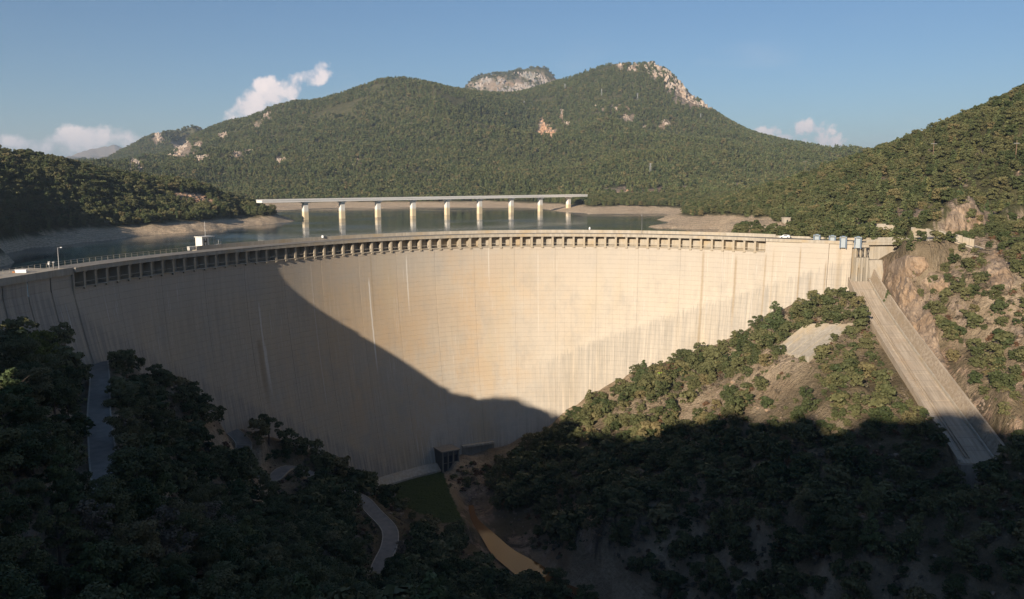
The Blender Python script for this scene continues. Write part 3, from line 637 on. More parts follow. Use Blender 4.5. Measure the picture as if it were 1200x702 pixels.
dam = tag(empty('arch_dam', dampt(LEN / 2, 0, -100.)), 'tall curved concrete arch dam with a row of piers under its crest road', 'dam')
DL = Vector(dam.location)
def put(o):  # child of the dam, built in world coordinates
    o.parent = dam; o.matrix_parent_inverse = Matrix.Translation(-DL); return o
def sweep(name, prof, s0, s1, ds, mt, closed=True, uvz=False):
    ss = np.arange(s0, s1 + ds * .5, ds) if (s1 - s0) > ds else np.array([s0, s1]); ss[-1] = s1; V = []; Fq = []; uv = []; m_ = len(prof)
    for i, s in enumerate(ss):
        for o, z in prof: V.append(dampt(float(s), o, z)); uv.append((s, z))
        if i:
            for k in range(m_ if closed else m_ - 1): a = (i - 1) * m_ + k; b = (i - 1) * m_ + (k + 1) % m_; Fq.append((a, b, b + m_, a + m_))
    if closed: Fq.append(tuple(range(m_))[::-1]); Fq.append(tuple(range((len(ss) - 1) * m_, len(ss) * m_)))
    me = mesh(name, V, Fq, uv); o = link(name, me, mt); return put(o)
TOP = -4.2
def face_block(s0, s1, top, name='face_block', mt=MAT_FACE):
    g_ = .02; cols = np.linspace(s0 + g_, s1 - g_, 8); zb = float(min(np.interp([s0, s1, (s0 + s1) / 2], _cs, _cz))) - 9
    n = max(8, int((top - zb) / 3)); zs = np.linspace(top, zb, n); V = []; uv = []; Fq = []
    offs = [(cols[0], -.05)] + [(cols[0] + .12, 0)] + [(c, 0) for c in cols[1:-1]] + [(cols[-1] - .12, 0)] + [(cols[-1], -.05)]; m_ = len(offs)
    for z in zs:
        for c, o in offs: V.append(dampt(float(c), float(batter(-z + TOP, c)) + o, z)); uv.append((c, z))
    for i in range(n - 1):
        for k in range(m_ - 1): a = i * m_ + k; Fq.append((a, a + m_, a + m_ + 1, a + 1))
    a = len(V)
    for c, o in offs[1:-1]: V.append(dampt(float(c), -2.6, top)); uv.append((c, top + 1))
    for k in range(1, m_ - 2): Fq.append((k, k + 1, a + k, a + k - 1))
    return put(link(name, mesh(name, V, Fq, uv, False), mt))
BW = LEN / 17
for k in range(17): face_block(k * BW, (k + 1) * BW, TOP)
# core behind the joints, and the water side
V = []; Fq = []
cs_ = np.linspace(-70, LEN, 90); zz_ = np.linspace(TOP - .3, -104, 24)
for s in cs_:
    zb = float(np.interp(s, _cs, _cz)) - 12
    for z in zz_:
        z2 = max(z, zb); V.append(dampt(float(s), float(batter(-z2 + TOP, s)) - .3, z2))
for i in range(len(cs_) - 1):
    for k in range(len(zz_) - 1): a = i * len(zz_) + k; Fq.append((a, a + 1, a + len(zz_) + 1, a + len(zz_)))
put(link('core_wall', mesh('core', V, Fq), MAT_CONC))
sweep('upstream_wall', [(-2.4, TOP - .4), (-2.4, 0), (-8.0, 0), (-8.0, -40), (-7.0, -40), (-7.0, TOP - .4)], 0, LEN, 3, MAT_CONC)
sweep('deck', [(.9, 0), (.9, .9), (-8.2, .9), (-8.2, 0)], 0, LEN, 3, MAT_CONC)
sweep('crest_road', [(-.4, .91), (-.4, 1.0), (-7.4, 1.0), (-7.4, .91)], 0, LEN, 3, MAT_ASPH)
sweep('parapet', [(.9, -.1), (1.15, -.1), (1.15, 1.05), (.9, 1.05)], 0, LEN, 3, MAT_CONC)
sweep('coping', [(.82, 1.05), (1.23, 1.05), (1.23, 1.17), (.82, 1.17)], 0, LEN, 3, MAT_CONC)
sweep('parapet', [(-8.2, -.2), (-8.2, 2.3), (-8.5, 2.3), (-8.5, -.2)], 60, LEN, 3, MAT_CONC)
sweep('ledge', [(.45, TOP + .02), (-2.4, TOP + .02), (-2.4, TOP - .28), (.45, TOP - .28)], 0.5, LEN - .5, 3, MAT_CONC)
for z in (TOP + 1.1,):
    sweep('handrail', [(.18, z), (.18, z + .16), (.02, z + .16), (.02, z)], 0.5, LEN - .5, 3, MAT_CONC)
def crest_rail(s0, s1, off, z0, name):
    b = MB(); ss = np.arange(s0, s1, 2.3)
    for s in ss: b.tube([tuple(dampt(float(s), off, z0)), tuple(dampt(float(s), off, z0 + 1.15))], .05, 4)
    for h in (.6, 1.15): b.tube([tuple(dampt(float(s), off, z0 + h)) for s in np.arange(s0, s1 + 1, 4.6)], .045, 4)
    return put(b.build(name, MAT_CONC))
crest_rail(-40, 62, -8.3, .95, 'railing')
_b = float(batter(88, 140.))
sweep('footing', [(_b - 2, -101), (_b - 2, -92.6), (_b + 1.6, -92.9), (_b + 4.6, -94.7), (_b + 4.6, -101)], 112, 160, 2, MAT_CONC)
NP = 67; _pm = None
for k in range(NP):
    s = (k + .5) * LEN / NP + (LEN / NP) * .5
    if k == NP - 1: continue
    p = dampt(s, 0, 0.); x, y, nx, ny = crest(s)
    if _pm is None:
        b = MB(); b.box(-.42, .42, -2.45, .42, TOP + .03, -.01); b.box(-.5, .5, -.3, .65, TOP - .8, TOP - .29); b.box(-.55, .55, -.9, .8, -.4, -.02)
        _pm = mesh('pier', b.v, b.f); _pm.materials.append(MAT_CONC)
    o = bpy.data.objects.new('pier', _pm); COL.objects.link(o); o.parent = dam
    o.location = Vector((float(p[0]), float(p[1]), 0)) - DL; o.rotation_euler = (0, 0, math.atan2(-float(nx), float(ny)))
# left abutment: solid blocks under a wide platform
for k in range(8):
    face_block(-(k + 1) * 8.5, -k * 8.5 - .25, -.6, 'abutment_block')
sweep('platform', [(.5, -.6), (.5, .9), (-14, .9), (-14, -.6)], -70, 0, 3, MAT_CONC)
sweep('platform_edge', [(.15, .9), (.5, .9), (.5, 1.25), (.15, 1.25)], -70, 0, 3, MAT_CONC)
sweep('platform_wall', [(-13.6, -.6), (-14.1, -.6), (-14.1, -16), (-13.6, -16)], -70, 0, 3, MAT_CONCD)
sweep('end_wall', [(.5, .9), (.5, TOP - 3), (-8, TOP - 3), (-8, .9)], -.3, .25, .55, MAT_CONC)

# right wing: thrust blocks up to the gates
def wing_pt(t, off, z): # t metres from RA towards RB then RC
    L1 = math.hypot(*(RB - RA)); d1 = (RB - RA) / L1; d2 = (RC - RB) / math.hypot(*(RC - RB))
    if t <= L1: q = RA + d1 * t; d = d1
    else: q = RB + d2 * (t - L1); d = d2
    n = np.array([d[1], -d[0]]); return (q[0] + n[0] * off, q[1] + n[1] * off, z)
WL1 = math.hypot(*(RB - RA)); WL2 = math.hypot(*(RC - RB))
def wing_face(name, t0, t1, ztop, zbot, o0, bat, mt, nz=9, thick=8.0, uvs=0, curve=0.0):
    V = []; uv = []; Fq = []; ts = (t0, t0 + .001, t1 - .001, t1); ts = (t0 + .03, t1 - .03)
    for i in range(nz + 1):
        z = ztop + (zbot - ztop) * i / nz; d = ztop - z
        for t in ts: V.append(wing_pt(t, o0 + bat * d + curve * d * d / 100, z)); uv.append((LEN + t + uvs, z))
    n = len(V)
    for i in range(nz): a = 2 * i; Fq.append((a, a + 2, a + 3, a + 1))
    for i in range(nz + 1):
        z = ztop + (zbot - ztop) * i / nz
        for t in ts: V.append(wing_pt(t, o0 - thick, z)); uv.append((LEN + t + uvs, z))
    for i in range(nz):
        a = 2 * i; b = n + 2 * i; Fq += [(a + 1, a + 3, b + 3, b + 1), (a, b, b + 2, a + 2), (b, b + 1, b + 3, b + 2)]
    Fq.append((0, 1, n + 1, n))
    return put(link(name, mesh(name, V, Fq, uv), mt))
tb = [0, WL1 * .43, WL1 * .74, WL1 - .2]
for i in range(3): wing_face('thrust_block', tb[i], tb[i + 1], -.15, -44, .5 + .7 * (i % 2), .10, MAT_FACE, curve=.12)
b = MB()
for i in range(3): # pilaster ribs on the thrust blocks
    pass
def wing_box(b, t0, t1, o0, o1, z0, z1):
    P = [wing_pt(t0, o1, z0), wing_pt(t1, o1, z0), wing_pt(t1, o0, z0), wing_pt(t0, o0, z0)]
    return b.hexa(P + [(p[0], p[1], z1) for p in P])
put(wing_box(MB(), .1, WL1, -8.5, .9, -.14, .9).build('deck', MAT_CONC))
put(wing_box(MB(), .1, WL1, -7.6, .1, .91, 1.0).build('crest_road', MAT_ASPH))
put(wing_box(MB(), .1, WL1, .9, 1.15, -.1, 1.1).build('parapet', MAT_CONC))
put(wing_box(MB(), .1, WL1, -8.8, -8.5, -.2, 1.8).build('parapet', MAT_CONC))
# gate bays: three piers with two dark slots, right headwall and road bridge
g0 = WL1; gd = .1
for i, t in enumerate((0.1, 2.0, 3.9)):
    o = MB(); wing_box(o, g0 + t, g0 + t + .75, -3, 2.6 + .3 * i, -22, -5.0); wing_box(o, g0 + t - .05, g0 + t + .8, -3, 1.2, -5, -1.0); put(o.build('gate_pier', MAT_CONC))
for i, t in enumerate((0.9, 2.8)):
    o = MB(); wing_box(o, g0 + t, g0 + t + 1.05, -2.4, -1.9, -22, -9)
    MAT_DARKSTEEL = bpy.data.materials.get('dark_steel') or mat('dark_steel', lambda g: (g.col((.035, .035, .038)), g.rough(.6)))
    put(o.build('gate_leaf', MAT_DARKSTEEL)); o = MB(); wing_box(o, g0 + t - .02, g0 + t + 1.07, -2.5, 1.6 + .2 * i, -9, -5.2); put(o.build('gate_lintel', MAT_CONC))
put(wing_box(MB(), g0 - .1, g0 + 5.2, -2.5, 2.2, -1.2, -.2).build('gate_bridge', MAT_CONC))
b = MB(); 
for t in (0.6, 2.4, 4.3): b.tube([wing_pt(g0 + t, 2.1, -1.2), wing_pt(g0 + t + .8, 2.5, -5.0)], .12, 5); b.tube([wing_pt(g0 + t + .8, 2.1, -1.2), wing_pt(g0 + t, 2.5, -5.0)], .12, 5)
put(b.build('brace', MAT_DARKSTEEL))
hw = [5.0, 9.5, 14.5, 19.5, 24.5, WL2 + 4]
for i in range(len(hw) - 1): wing_face('headwall_panel', g0 + hw[i], g0 + hw[i + 1], -.5, -20, -1.3, .02, MAT_CONC)
put(wing_box(MB(), g0 + .0, g0 + WL2 + 6, -9, .7, -.45, .5).build('deck', MAT_CONC))
put(wing_box(MB(), g0 + .0, g0 + WL2 + 5.9, -8, .2, .51, .62).build('crest_road', MAT_ASPH))
put(wing_box(MB(), g0 + 5.0, g0 + WL2 + 6, .45, .7, .5, 1.6).build('parapet', MAT_CONC))
put(wing_box(MB(), g0 + .1, g0 + WL2 + 6, -9, -8.7, .5, 1.8).build('parapet', MAT_CONC))
sb = wing_face('chute_side_wall', g0 + 5.0, g0 + 10.5, -6, -24, 3.2, .25, MAT_CONC, thick=5)

# ------------------------------------------------------------------ spillway chute
chute = tag(empty('spillway_chute', CH_T), 'long straight pale concrete spillway chute running down the rocky right bank', 'spillway')
def putc(o): o.parent = chute; o.matrix_parent_inverse = Matrix.Translation(-Vector(chute.location)); return o
def m_chute(g):
    uv = g.coord('UV'); sp = g.n('ShaderNodeSeparateXYZ'); g.nt.links.new(uv, sp.inputs[0]); S, Z = sp.outputs[0], sp.outputs[1]
    a = g.noise(g.coord('UV', (1, .05, 1)), 1.6, 5, .65); b = g.noise(uv, .16, 5, .6)
    c = g.mix(g.ramp(a, .36, .62), (.50, .42, .32), (.33, .27, .20)); c = g.mix(g.ramp(b, .5, .7), c, (.42, .33, .235))
    c = g.mix(g.m('MULTIPLY', g.m('LESS_THAN', g.m('FRACT', g.m('DIVIDE', Z, 6.0)), .03), .6), c, (.20, .17, .14)); g.col(c); g.rough(.9); g.bump(b, .1)
MAT_CHUTE = mat('chute_concrete', m_chute)
def m_lining(g):
    uv = g.coord('UV'); n = g.noise(uv, .9, 6, .75); b = g.noise(uv, .13, 5, .65); c = g.mix(g.ramp(n, .38, .6), (.25, .195, .14), (.40, .33, .245)); c = g.mix(g.ramp(b, .48, .62), c, (.30, .235, .16)); g.col(c); g.rough(.95); g.bump(n, .3)
MAT_LINING = mat('rough_lining', m_lining)
def cpt(t, u, h):
    w = (CH_W[0] + (CH_W[1] - CH_W[0]) * t) / CH_W[0]; p = CH_T + (CH_B - CH_T) * t
    lift = 2.2 * (1 - t) ** 6
    return (p[0] + u * (w if u > 0 else 1), p[1], p[2] + h + lift)
CLEN = float(np.linalg.norm(CH_B - CH_T))
def csweep(name, prof, t0=-.06, t1=1.0, n=26, closed=True, mt=MAT_CHUTE):
    V = []; uv = []; Fq = []; m_ = len(prof)
    for i in range(n + 1):
        t = t0 + (t1 - t0) * i / n
        for u, h in prof: V.append(cpt(t, u, h)); uv.append((u + h, t * CLEN))
        if i:
            for k in range(m_ if closed else m_ - 1): a = (i - 1) * m_ + k; b_ = (i - 1) * m_ + (k + 1) % m_; Fq.append((a, a + m_, b_ + m_, b_))
    if closed: Fq.append(tuple(range(m_))); Fq.append(tuple(range(n * m_, (n + 1) * m_))[::-1])
    return putc(link(name, mesh(name, V, Fq, uv), mt))
NSL = 14
for i in range(NSL):
    t0, t1 = -.05 + 1.05 * i / NSL, -.05 + 1.05 * (i + 1) / NSL - .0012
    csweep('floor_slab', [(0, 0), (7.5, 0), (7.5, -1.2), (0, -1.2)], t0, t1, 3)
for u in (1.7, 2.4): csweep('rib', [(u, .005), (u, .45), (u + .16, .45), (u + .16, .005)], .02, .98, 20)
csweep('inner_wall', [(7.1, .005), (7.1, .9), (7.5, .9), (7.5, .005)], -.05, 1.0, 24, mt=MAT_CONC)
csweep('side_wall', [(-.7, -2.5), (-.7, 1.0), (-.02, 1.0), (-.02, -2.5)])
for i in range(12):
    t0, t1 = -.10 + 1.10 * i / 12, -.10 + 1.10 * (i + 1) / 12 - .0012
    csweep('bank_panel', [(7.52, -2), (7.52, .02), (9.3, 3.6), (9.3, -2)], t0, t1, 3, mt=MAT_LINING)
csweep('coping', [(9.25, 3.7), (9.8, 3.7), (9.8, 2.6), (9.25, 2.6)], -.1, 1.0, 26)
bx_ = CH_B
o = MB(); o.hexa([(bx_[0] - 2.5, bx_[1] - 6, bx_[2] - 15), (bx_[0] + 17.5, bx_[1] - 5, bx_[2] - 15), (bx_[0] + 16, bx_[1] + 1, bx_[2] - 15), (bx_[0] - 1.5, bx_[1] + 1, bx_[2] - 15),
                  (bx_[0] - 1.5, bx_[1] - 3.2, bx_[2] + .6), (bx_[0] + 15, bx_[1] - 3.0, bx_[2] + .6), (bx_[0] + 14.5, bx_[1] - .05, bx_[2] - .2), (bx_[0] - .7, bx_[1] - .05, bx_[2] - .2)])
putc(o.build('flip_bucket', MAT_CONCD))
# apron below the thrust blocks
apr = []
AP = [(943, 381), (999, 380), (940, 420), (900, 409)]
c4 = list(APR)
ap = tag(empty('concrete_apron', tuple(c4[0])), 'sloping sheet of streaked concrete lining the rock below the right end of the dam', 'apron')
for i in range(8):
    P = []
    for u in (i / 8 + .004, (i + 1) / 8 - .004):
        for v in np.linspace(0, 1, 7):
            p = (c4[0] * (1 - u) + c4[1] * u) * (1 - v) + (c4[3] * (1 - u) + c4[2] * u) * v - c4[0]; P.append((p[0], p[1], p[2] + .15 + .35 * (i % 2)))
    n_ = len(P); V = P + [(p[0], p[1], p[2] - 4) for p in P]; Fq = []
    for k in range(6): Fq += [(k, k + 1, k + 8, k + 7), (k, k + n_, k + 1 + n_, k + 1), (k + 7, k + 8, k + 8 + n_, k + 7 + n_)]
    Fq += [(0, 7, 7 + n_, n_), (6, 6 + n_, 13 + n_, 13)]
    link('slab', mesh('slab', V, Fq), MAT_CONC, ap)
# ap = link('concrete_apron', mesh('apron', V, Fq), MAT_CONC); tag(ap, 'sloping sheet of streaked concrete lining the rock below the right end of the dam', 'apron')

# ------------------------------------------------------------------ gate hoists along the crest
MAT_BLUE = mat('pale_blue_paint', lambda g: (g.col(g.mix(g.noise(g.coord(), 2), (.33, .37, .39), (.38, .42, .43))), g.rough(.5)))
MAT_BLUED = mat('slate_blue_paint', lambda g: (g.col((.16, .22, .29)), g.rough(.5)))
hl = ['pale blue gate hoist on the crest, leftmost and lowest of the four', 'pale blue gate hoist second from the left on the crest', 'pale blue gate hoist hanging over the crest edge above the left gate slot', 'pale blue gate hoist farthest right, beside the start of the road bridge']
d1 = (RB - RA) / WL1
for i, (px, z0, z1) in enumerate([(959, 0.95, 2.9), (979, .4, 2.7), (994, -1.6, 2.6), (1008, -1.6, 2.6)]):
    q = atz(px, 284, 0)[:2]; n = np.array([d1[1], -d1[0]]); off = .2 if i < 2 else 1.6
    t = (q - RA) @ d1; q = wing_pt(t, off if i < 2 else 2.0, 0)
    h = tag(empty('gate_hoist', (q[0], q[1], z0), math.atan2(d1[1], d1[0])), hl[i], 'gate hoist', 'gate hoists along the crest')
    hh = z1 - z0; a = MB(); a.box(-.8, .8, -.5, .5, .25, hh - .35); a.build('cabinet', MAT_BLUE, h)
    for sx in (-1, 1): MB().box(sx * 1.1 - .16, sx * 1.1 + .16, -.65, .65, 0, hh).build('post', MAT_BLUED, h)
    MB().box(-1.3, 1.3, -.7, .7, hh, hh + .22).build('top_beam', MAT_BLUE, h)
    MB().tube([(-.6, 0, hh + .36), (.6, 0, hh + .36)], .16, 8).build('drum', MAT_BLUED, h)

# ------------------------------------------------------------------ road bridge across the reservoir
bp = [(358, 257.5), (401, 256), (443, 254.5), (484, 253), (524, 251.5), (562, 250.3), (599, 249), (633, 247.7), (666, 246.6)]
W = np.array([atz(x, y, WATER)[:2] for x, y in bp]); ii = np.arange(9)
_r = np.polyval(np.polyfit(ii, np.hypot(W[:, 0], W[:, 1]), 2), ii); W = W * (_r / np.hypot(W[:, 0], W[:, 1]))[:, None]
def bpt(t):
    t = float(t)
    if t < 0: return W[0] + (W[1] - W[0]) * t
    if t > 8: return W[8] + (W[8] - W[7]) * (t - 8)
    k = min(int(t), 7); return W[k] + (W[k + 1] - W[k]) * (t - k)
DB = 4.6
MAT_WHITE = mat('pale_bridge_concrete', lambda g: (g.col(g.mix(g.noise(g.coord('Object', (1, 1, .2)), .6, 4), (.84, .82, .77), (.76, .73, .67))), g.rough(.85)))
def m_pier(g):
    P = g.coord('Object'); sp = g.n('ShaderNodeSeparateXYZ'); g.nt.links.new(P, sp.inputs[0])
    f = g.ramp(g.m('ADD', sp.outputs[2], g.m('MULTIPLY', g.noise(P, .6, 3), 2)), 9.5, 7.5)
    g.col(g.mix(g.m('MULTIPLY', f, .85), (.74, .71, .64), (.66, .52, .31))); g.rough(.85)
MAT_BPIER = mat('stained_pier_concrete', m_pier)
bridge = tag(empty('road_bridge', (*bpt(4), WATER)), 'long low white road bridge on nine square piers crossing the reservoir', 'bridge')
BL = Vector(bridge.location); rz = 0
def putb(o): o.parent = bridge; o.matrix_parent_inverse = Matrix.Translation(-BL); return o
pm = None
for k in range(9):
    q = bpt(k)
    if pm is None:
        b = MB(); b.hexa([(-2.5, -2.2, -30), (2.5, -2.2, -30), (2.5, 2.2, -30), (-2.5, 2.2, -30), (-2.2, -1.9, DB - WATER - 1.2), (2.2, -1.9, DB - WATER - 1.2), (2.2, 1.9, DB - WATER - 1.2), (-2.2, 1.9, DB - WATER - 1.2)])
        b.box(-2.7, 2.7, -3.8, 3.8, DB - WATER - 1.19, DB - WATER - .01); pm = mesh('pier', b.v, b.f); pm.materials.append(MAT_BPIER)
    o = bpy.data.objects.new('pier', pm); COL.objects.link(o); o.parent = bridge; o.location = Vector((*q, WATER)) - BL; dd_ = bpt(min(k + 1, 8)) - bpt(max(k - 1, 0)); o.rotation_euler = (0, 0, math.atan2(dd_[1], dd_[0]))
ends = [-1.15] + list(range(0, 9)) + [8.6]
for a_, b_ in zip(ends[:-1], ends[1:]):
    bd_ = bpt(b_) - bpt(a_); bd_ = bd_ / math.hypot(*bd_); bn_ = np.array([-bd_[1], bd_[0]])
    A_, B_ = bpt(a_) + bd_ * .03, bpt(b_) - bd_ * .03; c_ = (A_ + B_) / 2; hl_ = math.hypot(*(B_ - A_)) / 2
    putb(MB().obox(c_, bd_, hl_, 4.9, DB, DB + 1.7).build('girder', MAT_WHITE)); putb(MB().obox(c_, bd_, hl_, 5.2, DB + 1.71, DB + 2.15).build('deck', MAT_WHITE)); putb(MB().obox(c_, bd_, hl_, 4.6, DB + 2.16, DB + 2.2).build('roadway', MAT_ASPH))
    for s in (-1, 1): putb(MB().obox(c_ + bn_ * s * 5.0, bd_, hl_, .12, DB + 2.16, DB + 2.9).build('parapet', MAT_WHITE))

# ------------------------------------------------------------------ things on the crest
MAT_PLASTER = mat('white_plaster', lambda g: (g.col(g.mix(g.noise(g.coord(), 1.5), (.74, .71, .64), (.66, .62, .54))), g.rough(.8)))
MAT_GLASS = mat('dark_glass', lambda g: (g.col((.03, .035, .04)), g.rough(.08)))
MAT_STEEL = mat('grey_steel', lambda g: (g.col((.40, .40, .39)), g.rough(.45), g.put(g.b.inputs['Metallic'], .6)))
MAT_RED = mat('red_paint', lambda g: (g.col((.45, .05, .035)), g.rough(.45)))
MAT_ORANGE = mat('orange_paint', lambda g: (g.col((.55, .22, .08)), g.rough(.6)))
MAT_WPAINT = mat('white_paint', lambda g: (g.col((.8, .79, .76)), g.rough(.5)))
def s_of_px(px):
    xs = np.linspace(0, LEN, 600); P = np.stack([dampt(s, 0, 0.) for s in xs]); q, _, _ = project(P[:, 0], P[:, 1], P[:, 2]); return float(np.interp(px, q, xs))
def at_crest(px, off, z):
    xs = np.linspace(0, LEN, 900); P = np.stack([dampt(s, off, z) for s in xs]); q, _, _ = project(P[:, 0], P[:, 1], P[:, 2]); s = float(np.interp(px, q, xs)); p = dampt(s, off, z); x, y, nx, ny = crest(s); return tuple(map(float, p)), math.atan2(-float(nx), float(ny))
loc, a = at_crest(237.5, -10.2, 1.0)
gh = tag(empty('control_building', loc, a + math.pi), 'small white control building with dark windows and a flat overhanging roof on the dam crest', 'building')
# local: -Y faces downstream (camera), +X to the right
MB().box(-1.5, 1.5, -1.5, 1.6, 0, 4.0).build('wall', MAT_PLASTER, gh)
MB().box(-1.75, 3.9, -1.8, 1.9, 4.01, 4.25).build('roof', MAT_PLASTER, gh)
for x0, x1, z0, z1 in ((-.85, -.35, 1.2, 3.6), (.3, .75, 1.2, 3.6), (-.35, .3, 2.2, 2.9)):
    w_ = MB().box(x0, x1, -1.56, -1.49, z0, z1).build('window', MAT_GLASS, gh); MB().box(x0 - .06, x1 + .06, -1.62, -1.57, z0 - .1, z0).build('sill', MAT_PLASTER, w_)
for x in (3.7,): MB().tube([(x, -1.5, 0), (x, -1.5, 4.0)], .07, 6).build('post', MAT_STEEL, gh)
MB().box(-2.6, 3.6, -2.0, 2.2, -1.9, -.02).build('base_slab', MAT_CONC, gh)
o = MB().tube([(0, 0, 0), (0, 0, 5.0)], .06, 5).build('antenna', MAT_STEEL, None, (loc[0] + .9, loc[1] + .6, loc[2] + 4.25)); tag(o, 'thin aerial standing on the roof of the white control building', 'antenna')
loc, a = at_crest(225.5, -9.6, 1.0); k = tag(empty('storage_box', loc, a + math.pi), 'long low white box left of the control building', 'box')
MB().box(-1.7, 1.3, -.5, .5, 0, 1.1).build('body', MAT_PLASTER, k); MB().box(-1.8, 1.4, -.6, .6, 1.1, 1.22).build('lid', MAT_PLASTER, k)
loc, a = at_crest(255.5, -9.0, 1.0); k = tag(empty('kiosk', loc, a + math.pi), 'small cream kiosk with an open frame top right of the control building', 'kiosk')
MB().box(-.9, .9, -.7, .7, 0, 1.35).build('body', MAT_PLASTER, k)
b = MB()
for x in (-.2, .8):
    for y in (-.6, .6): b.tube([(x, y, 1.35), (x, y, 2.7)], .06, 5)
b.box(-.3, .9, -.7, .7, 2.7, 2.8); b.build('frame', MAT_STEEL, k)
def at_platform(px, off):
    xs = np.linspace(-70, 0, 300); P = np.stack([dampt(s, off, .92) for s in xs]); q, _, _ = project(P[:, 0], P[:, 1], P[:, 2]); return np.array(dampt(float(np.interp(px, q, xs)), off, .92), float)
def lamp(px, off, z, h, label, arm=0.9, xy=None):
    loc, a = at_crest(px, off, z)
    if xy: loc = xy
    k = tag(empty('lamp_post', loc, a), label, 'lamp post', 'tall thin posts along the crest')
    MB().tube([(0, 0, 0), (0, 0, h)], [.11, .06], 6).build('pole', MAT_STEEL, k); MB().tube([(0, 0, h), (0, arm, h + .12)], .05, 5).build('arm', MAT_STEEL, k)
    MB().box(-.14, .14, arm - .1, arm + .4, h + .05, h + .2).build('lamp_head', MAT_WPAINT, k); return k
p = dampt(-1.5, -2.5, .92); lamp(88, 0, 0, 5.6, 'tall steel lamp post where the left platform meets the arch', xy=tuple(map(float, p)))
lamp(752, -7.9, 1.0, 8.0, 'slim lamp post on the upstream kerb of the crest right of centre')
p = dampt(-27, -11, .92); lamp(17, 0, 0, 2.9, 'short lamp post at the far left end of the platform', xy=tuple(map(float, p)))
for i, (px, h, lb) in enumerate([(58, 1.9, 'grey post with a crossbar on the left platform, left one of two'), (63, 1.7, 'grey post with a crossbar on the left platform, right one of two')]):
    q = at_platform(px, -5.0); k = tag(empty('gate_post', tuple(q)), lb, 'post', 'posts on the left platform')
    MB().tube([(0, 0, 0), (0, 0, h)], .1, 6).build('post', MAT_STEEL, k); MB().box(-.3, .3, -.06, .06, h - .1, h + .05).build('crossbar', MAT_STEEL, k)
q = at_platform(67, -6.5); k = tag(empty('person', tuple(q)), 'distant person in a white top and dark trousers standing on the left platform', 'person')
def tiny_person(parent):
    me = bpy.data.meshes.new('body'); bm = bmesh.new(); sk = bm.verts.layers.skin.verify()
    J = [((0, 0, .92), .15), ((0, 0, 1.2), .15), ((0, 0, 1.42), .16), ((0, 0, 1.53), .06), ((0, .02, 1.66), .10), ((0, .02, 1.74), .08),
         ((.2, 0, 1.42), .06), ((.27, 0, 1.15), .045), ((.28, .08, .9), .035), ((-.2, 0, 1.42), .06), ((-.27, 0, 1.15), .045), ((-.28, .08, .9), .035),
         ((.1, 0, .85), .09), ((.12, 0, .48), .065), ((.13, -.02, .06), .05), ((.13, .12, .03), .04), ((-.1, 0, .85), .09), ((-.12, .03, .48), .065), ((-.13, 0, .06), .05), ((-.13, .14, .03), .04)]
    vs = []
    for p, r in J: v = bm.verts.new(p); v[sk].radius = (r, r); vs.append(v)
    for a_, b_ in [(0, 1), (1, 2), (2, 3), (3, 4), (4, 5), (2, 6), (6, 7), (7, 8), (2, 9), (9, 10), (10, 11), (0, 12), (12, 13), (13, 14), (14, 15), (0, 16), (16, 17), (17, 18), (18, 19)]: bm.edges.new((vs[a_], vs[b_]))
    vs[0][sk].use_root = True; bm.to_mesh(me)
    def f(g):
        sp = g.n('ShaderNodeSeparateXYZ'); g.nt.links.new(g.coord(), sp.inputs[0]); c = g.mix(g.m('GREATER_THAN', sp.outputs[2], .9), (.03, .035, .05), (.8, .78, .74)); g.col(g.mix(g.m('GREATER_THAN', sp.outputs[2], 1.5), c, (.35, .22, .16)))
    o = link('body', me, mat('person_clothes', f), parent); o.modifiers.new('skin', 'SKIN'); o.modifiers.new('sub', 'SUBSURF').levels = 1; return o
tiny_person(k)
q = at_platform(25, -6.0); k = tag(empty('storage_box', tuple(q), math.radians(8)), 'low white box standing on the left platform beside a short lamp post', 'box')
MB().box(-1.3, 1.3, -.4, .4, 0, .7).build('body', MAT_WPAINT, k); MB().box(-1.4, 1.4, -.5, .5, .71, .8).build('lid', MAT_WPAINT, k); MB().box(-2.0, -1.4, -.4, .4, 0, .35).build('crate', MAT_ORANGE, k)
def vehicle(k, L, Wd, Hh, van, body):
    h2 = .35; hood = .55 if not van else .9
    b = MB(); pr = [(-L / 2, h2), (L / 2, h2), (L / 2, h2 + hood), (L / 2 - .75, h2 + hood + .08), (L / 2 - 1.3, Hh), (-L / 2 + (.1 if van else .7), Hh), (-L / 2, h2 + hood + .15)]
    n = len(pr); V = [(x, -Wd / 2, z) for x, z in pr] + [(x, Wd / 2, z) for x, z in pr]
    b.add(V, [tuple(range(n)), tuple(range(2 * n - 1, n - 1, -1))] + [(i, i + n, (i + 1) % n + n, (i + 1) % n) for i in range(n)]); b.build('body', body, k)
    gl = MB()
    for y in (-Wd / 2 - .01, Wd / 2 - .01): gl.box(-L / 2 + .9, L / 2 - 1.5, y, y + .02, h2 + hood + .12, Hh - .12)
    gl.build('window', MAT_GLASS, k)
    for x in (-L / 2 + .75, L / 2 - .75):
        for y in (-Wd / 2 + .1, Wd / 2 - .1): MB().tube([(x, y - .1, .33), (x, y + .1, .33)], .33, 12).build('wheel', MAT_DARKSTEEL, k)
t_ = (atz(917.5, 280, 1)[:2] - RA) @ d1; q = wing_pt(t_, -4.5, 1.0)
k = tag(empty('parked_car', q, math.atan2(d1[1], d1[0]) + math.pi), 'white car parked on the crest road left of the blue gate hoists', 'car'); vehicle(k, 3.9, 1.65, 1.45, False, MAT_WPAINT)
for y in (-.55, .55): MB().box(-1.97, -1.93, y - .15, y + .15, .7, .85).build('tail_light', MAT_RED, k)
